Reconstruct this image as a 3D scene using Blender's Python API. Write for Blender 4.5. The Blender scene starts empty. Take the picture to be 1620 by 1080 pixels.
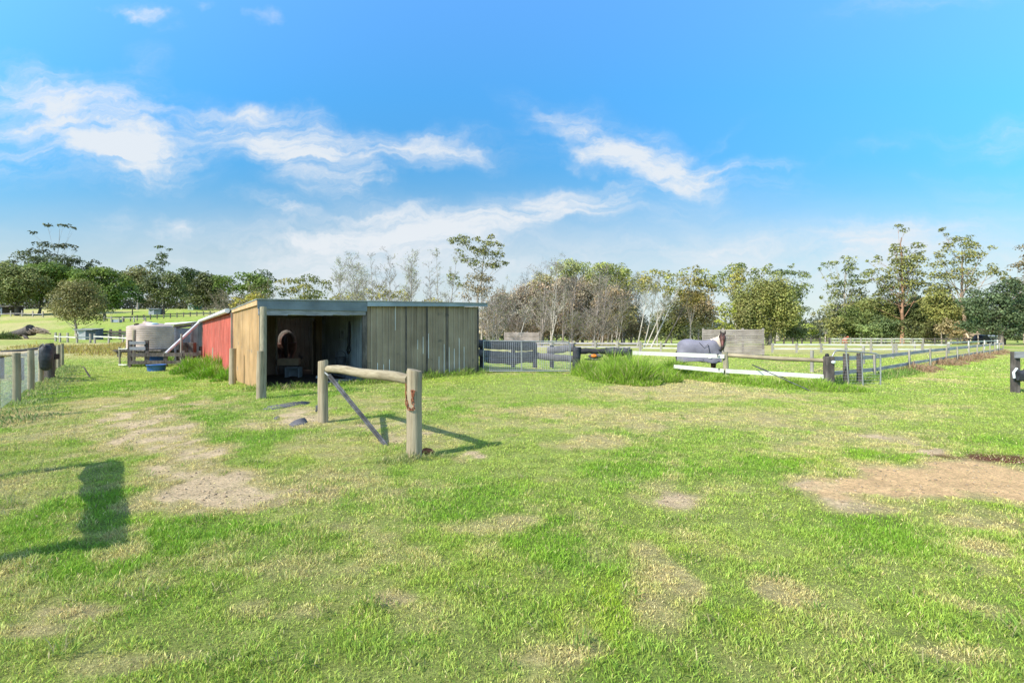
import bpy, math, random
import numpy as np
from mathutils import Vector, Matrix
from math import radians as R, sin, cos, pi

# ------------------------------------------------------------------ camera, sky, sun, exposure
sc = bpy.context.scene
COL = sc.collection
FPX, CX, HY, EYE = 800.0, 810.0, 530.0, 1.6      # focal length in photo pixels, centre column, horizon row, eye height
cam_d = bpy.data.cameras.new('camera'); cam = bpy.data.objects.new('camera', cam_d); COL.objects.link(cam)
cam_d.sensor_width = 36.0; cam_d.lens = 36.0 * FPX / 1620.0
cam_d.shift_y = -10.0 / 1620.0
cam_d.clip_start = 0.05; cam_d.clip_end = 6000
cam.location = (0, 0, EYE); cam.rotation_euler = (R(90), 0, 0)
sc.camera = cam
SUN_AZ = math.atan2(-0.79, -0.61)        # compass-like angle of the sun from +Y towards +X
SUN_EL = R(40)
world = bpy.data.worlds.new('World'); sc.world = world; world.use_nodes = True
sun_d = bpy.data.lights.new('sun', 'SUN'); sun = bpy.data.objects.new('sun', sun_d); COL.objects.link(sun)
sun_d.energy = 4.6; sun_d.angle = R(0.53); sun_d.color = (1.0, 0.94, 0.82)
sv = Vector((sin(SUN_AZ) * cos(SUN_EL), cos(SUN_AZ) * cos(SUN_EL), sin(SUN_EL)))
sun.rotation_euler = sv.to_track_quat('Z', 'Y').to_euler()
sun.location = (-20, -16, 25)
sc.view_settings.view_transform = 'Standard'; sc.view_settings.look = 'None'
sc.view_settings.exposure = 0.62; sc.view_settings.gamma = 1.0
sc.render.engine = 'CYCLES'
sc.cycles.max_bounces = 6; sc.cycles.diffuse_bounces = 3; sc.cycles.transparent_max_bounces = 8
sc.cycles.sample_clamp_indirect = 6

def build_world():
    nt = world.node_tree; nt.nodes.clear(); N = nt.nodes.new; L = nt.links.new
    out = N('ShaderNodeOutputWorld'); bg = N('ShaderNodeBackground'); L(bg.outputs[0], out.inputs[0])
    sky = N('ShaderNodeTexSky'); sky.sky_type = 'NISHITA'; sky.sun_disc = False
    sky.sun_elevation = SUN_EL; sky.sun_rotation = SUN_AZ % (2 * pi)
    sky.air_density = 1.0; sky.dust_density = 0.3; sky.ozone_density = 1.2; sky.altitude = 100
    tc = N('ShaderNodeTexCoord'); sep = N('ShaderNodeSeparateXYZ'); L(tc.outputs['Generated'], sep.inputs[0])
    def math_(op, a, b=None, c=None, clamp=False):
        n = N('ShaderNodeMath'); n.operation = op; n.use_clamp = clamp
        for i, v in enumerate((a, b, c)):
            if v is None: continue
            if isinstance(v, (int, float)): n.inputs[i].default_value = v
            else: L(v, n.inputs[i])
        return n.outputs[0]
    # the photograph's blue is strong and slightly cyan: a gentle colour balance of the sky itself
    bal = N('ShaderNodeMixRGB'); bal.blend_type = 'MULTIPLY'; bal.inputs[0].default_value = 1.0
    L(sky.outputs[0], bal.inputs[1]); bal.inputs[2].default_value = (SKYTINT[0], SKYTINT[1], SKYTINT[2], 1)
    yy = math_('MAXIMUM', sep.outputs[1], 0.12)
    el = math_('DIVIDE', sep.outputs[2], yy, clamp=True)
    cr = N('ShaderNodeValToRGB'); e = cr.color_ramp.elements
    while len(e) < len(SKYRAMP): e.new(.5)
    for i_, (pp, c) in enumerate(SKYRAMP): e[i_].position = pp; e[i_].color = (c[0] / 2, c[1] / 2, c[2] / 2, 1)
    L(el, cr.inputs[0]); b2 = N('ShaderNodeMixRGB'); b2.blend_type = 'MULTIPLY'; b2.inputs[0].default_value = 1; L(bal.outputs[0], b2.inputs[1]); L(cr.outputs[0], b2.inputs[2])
    b3 = N('ShaderNodeVectorMath'); b3.operation = 'SCALE'; L(b2.outputs[0], b3.inputs[0]); b3.inputs['Scale'].default_value = 2.0
    u = math_('DIVIDE', sep.outputs[0], yy); v = math_('DIVIDE', sep.outputs[2], yy)
    comb = N('ShaderNodeCombineXYZ'); L(u, comb.inputs[0]); L(v, comb.inputs[1])
    # warp
    nz = N('ShaderNodeTexNoise'); nz.inputs['Scale'].default_value = 5.0; nz.inputs['Detail'].default_value = 5; nz.inputs['Roughness'].default_value = .6
    L(comb.outputs[0], nz.inputs['Vector'])
    sub = N('ShaderNodeVectorMath'); sub.operation = 'SUBTRACT'; L(nz.outputs['Color'], sub.inputs[0]); sub.inputs[1].default_value = (.5, .5, .5)
    scl = N('ShaderNodeVectorMath'); scl.operation = 'MULTIPLY'; L(sub.outputs[0], scl.inputs[0]); scl.inputs[1].default_value = (.30, .15, 0)
    add = N('ShaderNodeVectorMath'); add.operation = 'ADD'; L(comb.outputs[0], add.inputs[0]); L(scl.outputs[0], add.inputs[1])
    total = None
    for (px, py, rx, ry, rot, s) in CLOUDS:
        s = s * 1.7 if py >= 325 else s; rx *= 1.08; ry *= 1.12
        mp = N('ShaderNodeMapping'); mp.vector_type = 'TEXTURE'
        mp.inputs['Location'].default_value = ((px - CX) / FPX, (HY - py) / FPX, 0)
        mp.inputs['Rotation'].default_value = (0, 0, R(rot)); mp.inputs['Scale'].default_value = (rx / FPX, ry / FPX, 1)
        L(add.outputs[0], mp.inputs[0])
        g = N('ShaderNodeTexGradient'); g.gradient_type = 'SPHERICAL'; L(mp.outputs[0], g.inputs[0])
        total = math_('MULTIPLY_ADD', g.outputs['Fac'], s, total if total is not None else 0.0)
    # fibres
    mp2 = N('ShaderNodeMapping'); mp2.inputs['Rotation'].default_value = (0, 0, R(12)); mp2.inputs['Scale'].default_value = (2.2, 8.0, 1)
    L(add.outputs[0], mp2.inputs[0])
    fb = N('ShaderNodeTexNoise'); fb.inputs['Scale'].default_value = 2.4; fb.inputs['Detail'].default_value = 9; fb.inputs['Roughness'].default_value = .62
    L(mp2.outputs[0], fb.inputs['Vector'])
    f2 = math_('MULTIPLY_ADD', fb.outputs['Fac'], 3.0, -0.72)
    mp3 = N('ShaderNodeMapping'); mp3.inputs['Rotation'].default_value = (0, 0, R(-24)); mp3.inputs['Scale'].default_value = (2.0, 15.0, 1); L(add.outputs[0], mp3.inputs[0])
    fb3 = N('ShaderNodeTexNoise'); fb3.inputs['Scale'].default_value = 2.0; fb3.inputs['Detail'].default_value = 10; fb3.inputs['Roughness'].default_value = .68; L(mp3.outputs[0], fb3.inputs['Vector'])
    f2 = math_('MULTIPLY', f2, math_('MULTIPLY_ADD', fb3.outputs['Fac'], 2.4, -0.22))
    m = math_('MULTIPLY', total, f2)
    mr = N('ShaderNodeMapRange'); mr.interpolation_type = 'SMOOTHSTEP'; L(m, mr.inputs['Value'])
    mr.inputs['From Min'].default_value = -0.05; mr.inputs['From Max'].default_value = 2.5; mr.inputs['To Max'].default_value = 0.93
    # thin veil low over the horizon
    vl = N('ShaderNodeMapRange'); vl.interpolation_type = 'SMOOTHSTEP'; L(v, vl.inputs['Value'])
    vl.inputs['From Min'].default_value = 0.36; vl.inputs['From Max'].default_value = 0.02; vl.inputs['To Min'].default_value = 0.0; vl.inputs['To Max'].default_value = 0.72
    vm = math_('MULTIPLY', vl.outputs[0], math_('MULTIPLY_ADD', fb.outputs['Fac'], 0.9, 0.55), clamp=True)
    one = math_('SUBTRACT', 1.0, math_('MULTIPLY', math_('SUBTRACT', 1.0, mr.outputs[0]), math_('SUBTRACT', 1.0, vm)))
    # outside the view: bright cloud added overhead and behind to whiten the fill light
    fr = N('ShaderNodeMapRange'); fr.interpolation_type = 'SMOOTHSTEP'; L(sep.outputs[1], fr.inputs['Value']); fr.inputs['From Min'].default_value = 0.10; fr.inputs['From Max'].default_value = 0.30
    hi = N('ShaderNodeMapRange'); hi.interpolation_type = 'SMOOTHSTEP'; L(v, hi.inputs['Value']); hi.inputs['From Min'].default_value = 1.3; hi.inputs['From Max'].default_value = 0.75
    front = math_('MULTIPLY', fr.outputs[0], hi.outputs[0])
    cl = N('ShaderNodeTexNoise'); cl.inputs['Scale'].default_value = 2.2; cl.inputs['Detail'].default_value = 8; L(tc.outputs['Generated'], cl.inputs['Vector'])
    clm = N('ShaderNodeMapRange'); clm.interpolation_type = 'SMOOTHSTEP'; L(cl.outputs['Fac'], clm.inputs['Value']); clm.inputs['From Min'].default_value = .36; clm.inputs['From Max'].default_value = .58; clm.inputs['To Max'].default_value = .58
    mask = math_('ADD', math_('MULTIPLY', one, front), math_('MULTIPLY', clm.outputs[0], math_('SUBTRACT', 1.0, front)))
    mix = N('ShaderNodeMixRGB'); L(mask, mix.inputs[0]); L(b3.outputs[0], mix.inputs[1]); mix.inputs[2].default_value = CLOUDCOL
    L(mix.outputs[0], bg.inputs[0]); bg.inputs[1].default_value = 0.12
    world.cycles.sampling_method = 'MANUAL'; world.cycles.sample_map_resolution = 512
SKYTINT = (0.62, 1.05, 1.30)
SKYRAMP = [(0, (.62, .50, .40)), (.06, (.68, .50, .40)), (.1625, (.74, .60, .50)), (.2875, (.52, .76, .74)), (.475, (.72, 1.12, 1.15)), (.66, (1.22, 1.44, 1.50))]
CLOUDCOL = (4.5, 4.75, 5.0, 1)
CLOUDS = [  # photo column, row, half width, half height, tilt, strength
 (20, 150, 230, 75, -14, 1.5), (140, 175, 190, 60, -28, 1.1), (205, 195, 70, 130, -12, 1.5), (60, 240, 330, 62, -3, 1.5), (260, 250, 190, 50, -4, .9),
 (330, 190, 230, 50, -16, 1.0), (430, 215, 200, 55, -18, 1.1), (500, 265, 130, 75, -38, 1.35), (560, 230, 170, 45, -5, .8), (700, 236, 170, 38, -4, 1.7),
 (560, 285, 50, 30, 50, .9), (435, 176, 75, 26, -8, 1.2), (215, 22, 46, 16, -28, 1.4), (250, 22, 34, 18, -25, 1.3), (314, 20, 24, 14, 0, 1.0), (412, 15, 28, 16, 10, .9), (258, 54, 28, 10, 0, .6),
 (420, 325, 60, 22, -15, .9), (460, 332, 60, 18, -8, .6), (285, 350, 50, 24, 0, .7), (180, 350, 60, 26, 0, .5),
 (560, 375, 330, 52, 2, 1.1), (760, 350, 330, 44, 8, 1.2), (600, 430, 420, 60, 0, .9), (880, 330, 130, 26, 12, .9),
 (900, 215, 150, 46, -22, .9), (1000, 240, 190, 62, -22, 1.7), (1090, 272, 200, 40, -8, 1.7), (1180, 270, 120, 22, 8, .7), (950, 295, 130, 18, 4, .5), (1140, 222, 80, 16, 36, .4),
 (1120, 400, 380, 52, 3, .8), (1060, 340, 150, 22, 5, .5), (1590, 210, 110, 42, 6, 1.1), (1420, 225, 200, 18, 14, .5), (1480, 280, 70, 20, 0, .5), (1540, 310, 180, 40, 12, .5),
 (1500, 400, 400, 60, 4, .7), (1400, 10, 130, 26, 4, .6), (1560, 2, 160, 20, 4, .4), (1380, 395, 200, 50, 8, .5)]
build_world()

# ------------------------------------------------------------------ numbers and noise
rng = np.random.default_rng(7); random.seed(7)
def sstep(x, a, b):
    t = np.clip((np.asarray(x, float) - a) / (b - a), 0, 1); return t * t * (3 - 2 * t)
_tab = np.random.default_rng(11).random((256, 256))
def vnoise(x, y):
    x = np.asarray(x, float); y = np.asarray(y, float)
    xi = np.floor(x).astype(int); yi = np.floor(y).astype(int); fx = x - xi; fy = y - yi
    fx = fx * fx * (3 - 2 * fx); fy = fy * fy * (3 - 2 * fy)
    a = _tab[xi & 255, yi & 255]; b = _tab[(xi + 1) & 255, yi & 255]; c = _tab[xi & 255, (yi + 1) & 255]; d = _tab[(xi + 1) & 255, (yi + 1) & 255]
    return (a * (1 - fx) + b * fx) * (1 - fy) + (c * (1 - fx) + d * fx) * fy
def fbm(x, y, o=4):
    s = 0; a = .5; t = 0
    for i in range(o):
        s = s + a * vnoise(x + 17.3 * i, y - 9.1 * i); t += a; x = np.asarray(x) * 2.07; y = np.asarray(y) * 2.03; a *= .5
    return s / t
CTRL = np.array([(-7.3, 13.6, .10), (-4.4, 15.2, .17), (-1.2, 17.6, .32), (2.1, 17.9, .30), (4.5, 17.3, .26), (6.9, 16.5, .20), (9.4, 15, .08), (11, 15.4, .02), (13, 13, .05),
    (-10, 18, .02), (-18, 30, -.1), (-12, 12, 0), (-3, 11, .02), (2, 12, .04), (0, 7, 0), (-14, 22, -.04), (8, 22, -.16), (7.7, 20.4, -.12), (6.5, 21, -.12), (10, 21, -.08), (3, 24, .1), (0, 38, .05), (18, 38, .06), (8, 11, .0), (-4, 21, .2)])
def zt(X, Y):
    X = np.asarray(X, float); Y = np.asarray(Y, float); sh = np.broadcast(X, Y).shape
    num = np.zeros(sh); den = np.full(sh, .04)
    for cx, cy, cz in CTRL:
        w = np.exp(-((X - cx) ** 2 + (Y - cy) ** 2) / (2 * 2.6 ** 2)); num = num + w * cz; den = den + w
    z = num / den
    z = z + (fbm(X * .35 + 3, Y * .35) - .5) * .05
    hill = np.interp(Y, [45, 75, 90, 150, 180, 230, 400, 1500], [0, .9, 1.6, 7.4, 10.6, 13.5, 16, 16])
    z = z + hill * (1 - sstep(X, -76, -30)) * (1 + .0 * X)
    z = z + (fbm(X * .03, Y * .03) - .5) * 1.2 * sstep(Y, 50, 120) * (1 - sstep(X, -60, -20))
    return z
def G(x, y):
    """where the ray through photo pixel x, y meets the ground"""
    D = 1.0
    while D < 900:
        z = EYE - (y - HY) / FPX * D
        if z <= float(zt((x - CX) / FPX * D, D)): break
        D *= 1.004
    return ((x - CX) / FPX * D, D)
def W(x, y, D): return ((x - CX) / FPX * D, D, EYE + (HY - y) / FPX * D)
def gz(X, Y): return float(zt(X, Y))

# ------------------------------------------------------------------ materials
def new_mat(name):
    m = bpy.data.materials.new(name); m.use_nodes = True; nt = m.node_tree; nt.nodes.clear()
    out = nt.nodes.new('ShaderNodeOutputMaterial'); p = nt.nodes.new('ShaderNodeBsdfPrincipled'); nt.links.new(p.outputs[0], out.inputs[0])
    return m, nt, p, out
def ramp(nt, fac, stops):
    r = nt.nodes.new('ShaderNodeValToRGB'); e = r.color_ramp.elements
    while len(e) < len(stops): e.new(.5)
    for i, (pp, c) in enumerate(stops): e[i].position = pp; e[i].color = (*c, 1)
    nt.links.new(fac, r.inputs[0]); return r.outputs[0]
def mat_noise(name, c1, c2, scale=(5, 5, 5), rough=.8, metal=0, bump=.3, detail=6, c3=None, bdist=.01, spots=None, spec=.3):
    k_ = TONE.get(name, (1, 1, 1)); c1, c2, c3 = [None if c is None else tuple(a * b for a, b in zip(c, k_)) for c in (c1, c2, c3)]
    m, nt, p, out = new_mat(name); N = nt.nodes.new; L = nt.links.new
    tc = N('ShaderNodeTexCoord'); mp = N('ShaderNodeMapping'); mp.inputs['Scale'].default_value = scale; L(tc.outputs['Object'], mp.inputs[0])
    n = N('ShaderNodeTexNoise'); n.inputs['Scale'].default_value = 1; n.inputs['Detail'].default_value = detail; n.inputs['Roughness'].default_value = .65; L(mp.outputs[0], n.inputs['Vector'])
    st = [(.3, c1), (.7, c2)] if c3 is None else [(.25, c1), (.5, c2), (.75, c3)]
    col = ramp(nt, n.outputs['Fac'], st)
    n2 = N('ShaderNodeTexNoise'); n2.inputs['Scale'].default_value = 1.3; n2.inputs['Detail'].default_value = 5; L(tc.outputs['Object'], n2.inputs['Vector'])
    v = N('ShaderNodeMapRange'); L(n2.outputs['Fac'], v.inputs[0]); v.inputs[1].default_value = .3; v.inputs[2].default_value = .7; v.inputs[3].default_value = .75; v.inputs[4].default_value = 1.2
    mx = N('ShaderNodeVectorMath'); mx.operation = 'SCALE'; L(col, mx.inputs[0]); L(v.outputs[0], mx.inputs['Scale'])
    colo = mx.outputs[0]
    if spots:
        n3 = N('ShaderNodeTexNoise'); n3.inputs['Scale'].default_value = spots[1]; n3.inputs['Detail'].default_value = 6; L(tc.outputs['Object'], n3.inputs['Vector'])
        s = N('ShaderNodeMapRange'); L(n3.outputs['Fac'], s.inputs[0]); s.inputs[1].default_value = spots[2]; s.inputs[2].default_value = spots[2] + .08
        mm = N('ShaderNodeMixRGB'); L(s.outputs[0], mm.inputs[0]); L(colo, mm.inputs[1]); mm.inputs[2].default_value = (*spots[0], 1); colo = mm.outputs[0]
    L(colo, p.inputs['Base Color']); p.inputs['Roughness'].default_value = rough; p.inputs['Metallic'].default_value = metal
    p.inputs['Specular IOR Level'].default_value = spec
    if bump:
        b = N('ShaderNodeBump'); b.inputs['Strength'].default_value = bump; b.inputs['Distance'].default_value = bdist; L(n.outputs['Fac'], b.inputs['Height']); L(b.outputs[0], p.inputs['Normal'])
    return m
def mat_attr(name, transl=.0, rough=.7, detail=None, spec=.2):
    m, nt, p, out = new_mat(name); N = nt.nodes.new; L = nt.links.new
    a = N('ShaderNodeAttribute'); a.attribute_name = 'Col'; col = a.outputs['Color']
    p.inputs['Roughness'].default_value = rough; p.inputs['Specular IOR Level'].default_value = spec
    L(col, p.inputs['Base Color'])
    if transl:
        t = N('ShaderNodeBsdfTranslucent'); L(col, t.inputs[0]); mx = N('ShaderNodeMixShader'); mx.inputs[0].default_value = transl
        L(p.outputs[0], mx.inputs[1]); L(t.outputs[0], mx.inputs[2]); L(mx.outputs[0], out.inputs[0])
    return m
TONE = {'weathered_pine': (.78, .72, .64), 'weathered_log': (.66, .63, .56), 'treated_pine': (.66, .64, .58), 'cream_painted_sheet': (.80, .70, .62), 'red_painted_sheet': (.80, .95, .95), 'olive_steel_sheet': (1.28, 1.16, 1.12),
    'pale_post': (.62, .60, .58), 'grey_rail': (1.35, 1.27, 1.2), 'silvered_board': (.72, .70, .66), 'lilac_grey_rug': (.52, .50, .50), 'cream_neck_cover': (.75, .72, .70), 'grey_matting': (.45, .43, .40), 'white_painted_board': (.74, .74, .76), 'bay_coat': (.72, .72, .75),
    'pale_steel_sheet': (.7, .66, .62), 'roof_sheet': (.7, .68, .64), 'galvanised_steel': (.75, .72, .68), 'mesh_wire': (.8, .8, .8), 'fence_wire': (.5, .5, .5), 'beige_poly_tank': (.72, .72, .72), 'white_plastic_pipe': (.9, .88, .86),
    'slate_fascia': (.75, .72, .68), 'pale_blue_fascia': (.75, .74, .72), 'bare_grey_boards': (.7, .68, .66), 'grey_blue_sheet': (.7, .68, .66), 'blue_grey_sheet': (.7, .66, .62), 'pale_green_sheet': (.6, .58, .56)}
M = {}
M['post'] = mat_noise('weathered_pine', (.13, .105, .07), (.46, .41, .31), (30, 30, 1.2), .88, bump=1.0, c3=(.60, .56, .46), bdist=.012, spots=((.30, .20, .12), 5, .66))
M['log'] = mat_noise('weathered_log', (.22, .18, .12), (.46, .40, .29), (3, 3, 30), .85, bump=.6, c3=(.60, .54, .42), bdist=.008)
M['greenpost'] = mat_noise('treated_pine', (.20, .20, .13), (.44, .40, .30), (20, 20, 1.5), .85, bump=.5, c3=(.55, .50, .38))
M['darkwood'] = mat_noise('dark_stained_wood', (.035, .03, .028), (.10, .085, .075), (8, 8, 3), .85, bump=.5, c3=(.20, .17, .15))
M['grey_rail'] = mat_noise('grey_rail', (.17, .17, .19), (.32, .31, .34), (2, 2, 30), .85, bump=.4, c3=(.46, .45, .47))
M['pale_post'] = mat_noise('pale_post', (.40, .38, .34), (.58, .55, .48), (10, 10, 2), .85, bump=.4)
M['white'] = mat_noise('white_painted_board', (.66, .67, .54), (.84, .85, .75), (1.5, 1.5, 14), .6, bump=.25, spots=((.52, .52, .42), 3.0, .63))
M['board'] = mat_noise('silvered_board', (.30, .26, .25), (.46, .41, .40), (1.2, 1.2, 22), .9, bump=.5, c3=(.60, .54, .52))
M['rubber'] = mat_noise('black_rubber', (.012, .013, .016), (.04, .042, .05), (6, 6, 6), .55, bump=.8, c3=(.09, .09, .11), bdist=.03)
M['windboard'] = mat_noise('windbreak_board', (.17, .13, .11), (.34, .28, .25), (.8, .8, 7.5), .9, bump=.4, c3=(.50, .43, .39), detail=8)
M['matting'] = mat_noise('grey_matting', (.13, .13, .16), (.24, .24, .28), (8, 8, 8), .8, bump=.4, c3=(.34, .33, .37))
M['galv'] = mat_noise('galvanised_steel', (.42, .44, .46), (.60, .62, .64), (9, 9, 9), .42, metal=.6, bump=.05)
M['wire'] = mat_noise('fence_wire', (.40, .46, .50), (.55, .62, .66), (9, 9, 9), .5, metal=.3, bump=0)
M['mesh_wire'] = mat_noise('mesh_wire', (.50, .52, .58), (.66, .68, .74), (9, 9, 9), .5, metal=.3, bump=0)
M['strut'] = mat_noise('steel_strut', (.035, .035, .038), (.08, .08, .085), (5, 5, 5), .55, metal=.2, bump=.1, c3=(.22, .22, .23))
M['rust'] = mat_noise('rusty_iron', (.10, .03, .015), (.26, .09, .045), (40, 40, 40), .9, bump=.5, c3=(.40, .17, .09), bdist=.004)
M['cream'] = mat_noise('cream_painted_sheet', (.50, .36, .19), (.66, .50, .29), (9, 9, .5), .8, bump=.15, c3=(.72, .58, .38), spots=((.30, .25, .20), 2.2, .64))
M['red'] = mat_noise('red_painted_sheet', (.52, .085, .06), (.66, .14, .10), (7, 7, .35), .6, bump=.1, c3=(.74, .22, .17), spots=((.46, .16, .12), 1.6, .66))
M['olive'] = mat_noise('olive_steel_sheet', (.18, .155, .115), (.26, .225, .165), (9, 9, .35), .7, bump=.08, c3=(.30, .28, .21), spots=((.10, .095, .085), 2.0, .66), spec=.25)
M['silver'] = mat_noise('old_corrugated_iron', (.16, .17, .18), (.34, .36, .38), (10, 10, .5), .5, metal=.5, bump=.1, c3=(.50, .52, .54))
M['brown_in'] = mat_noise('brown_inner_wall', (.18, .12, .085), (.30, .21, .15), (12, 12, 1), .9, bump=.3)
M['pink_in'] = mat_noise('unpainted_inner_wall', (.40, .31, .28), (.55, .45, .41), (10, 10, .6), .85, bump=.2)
M['fascia'] = mat_noise('slate_fascia', (.17, .22, .27), (.22, .28, .335), (2, 2, 3), .5, bump=.05, c3=(.26, .33, .39))
M['fascia2'] = mat_noise('pale_blue_fascia', (.32, .40, .47), (.40, .48, .55), (2, 2, 3), .45, bump=.03)
M['beam'] = mat_noise('grey_beam', (.16, .16, .165), (.27, .275, .29), (3, 3, 24), .9, bump=.7, c3=(.42, .42, .44))
M['roof'] = mat_noise('roof_sheet', (.36, .38, .38), (.52, .54, .54), (3, 3, 3), .5, metal=.3, bump=.05)
M['gutter'] = mat_noise('white_plastic_pipe', (.68, .69, .70), (.80, .81, .82), (3, 3, 3), .4, bump=.02)
M['greyboards'] = mat_noise('bare_grey_boards', (.30, .28, .27), (.48, .46, .45), (9, 9, .7), .9, bump=.4, c3=(.62, .60, .58), spots=((.06, .055, .05), 1.2, .68))
M['bluedoor'] = mat_noise('blue_grey_sheet', (.30, .38, .44), (.42, .50, .56), (6, 6, .5), .5, bump=.05, metal=.2)
M['tank'] = mat_noise('beige_poly_tank', (.56, .43, .36), (.64, .50, .43), (3, 3, 1), .5, bump=.03)
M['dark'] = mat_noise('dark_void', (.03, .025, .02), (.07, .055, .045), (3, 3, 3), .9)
M['blue'] = mat_noise('blue_plastic', (.03, .10, .33), (.06, .17, .46), (3, 3, 3), .4, bump=.05)
M['orange'] = mat_noise('orange_plastic', (.75, .20, .03), (.85, .28, .05), (8, 8, 8), .5)
M['green_p'] = mat_noise('green_plastic', (.02, .16, .10), (.04, .24, .15), (5, 5, 5), .5)
M['horse'] = mat_noise('bay_coat', (.055, .025, .018), (.11, .05, .035), (7, 7, 7), .6, bump=.1, c3=(.17, .075, .055))
M['muzzle'] = mat_noise('dark_muzzle', (.02, .014, .012), (.05, .035, .03), (20, 20, 20), .5, bump=.1)
M['nose'] = mat_noise('reddish_nose', (.20, .075, .06), (.30, .12, .10), (20, 20, 20), .6, bump=.1)
M['tanleg'] = mat_noise('tan_hock', (.34, .22, .13), (.46, .32, .20), (10, 10, 10), .7, bump=.1)
M['rug'] = mat_noise('lilac_grey_rug', (.27, .27, .34), (.35, .35, .43), (4, 4, 4), .85, bump=.4, c3=(.42, .42, .50), bdist=.02)
M['hood'] = mat_noise('cream_neck_cover', (.58, .47, .38), (.70, .60, .50), (6, 6, 3), .9, bump=.5, c3=(.78, .70, .61), bdist=.02)
M['strap'] = mat_noise('black_strap', (.012, .012, .014), (.03, .03, .035), (9, 9, 9), .6)
M['eye'] = mat_noise('eye_black', (.005, .004, .004), (.01, .01, .01), (3, 3, 3), .15)
M['leaf'] = mat_attr('leaves', .25, .55)
M['bark'] = mat_attr('bark', 0, .85)
M['grass'] = mat_attr('grass_blades', .30, .6)
M['wallgreen'] = mat_noise('pale_green_sheet', (.36, .46, .42), (.46, .56, .52), (2, 2, 2), .6)
M['walldkgreen'] = mat_noise('dark_green_sheet', (.04, .12, .09), (.06, .17, .13), (2, 2, 2), .6)
M['wallblue'] = mat_noise('grey_blue_sheet', (.30, .36, .44), (.38, .44, .53), (2, 2, 2), .6)
M['wallpale'] = mat_noise('pale_steel_sheet', (.44, .49, .55), (.56, .60, .66), (9, 9, 1), .5, metal=.2)
M['bluegrey_dark'] = mat_noise('shadow_grey_sheet', (.08, .10, .13), (.13, .16, .20), (5, 5, 5), .6)
M['darkcar'] = mat_noise('dark_blue_paint', (.015, .02, .035), (.03, .035, .06), (3, 3, 3), .3)
M['glass'] = mat_noise('car_glass', (.02, .025, .03), (.05, .06, .07), (3, 3, 3), .1)
M['redrug'] = mat_noise('rust_red_coat', (.36, .10, .06), (.48, .16, .10), (9, 9, 9), .7)
M['straw'] = mat_noise('cardboard_feed_bin', (.40, .30, .20), (.55, .42, .30), (6, 6, 6), .9)
M['whitepl'] = mat_noise('white_plastic', (.62, .66, .66), (.75, .78, .78), (6, 6, 6), .5)

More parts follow.
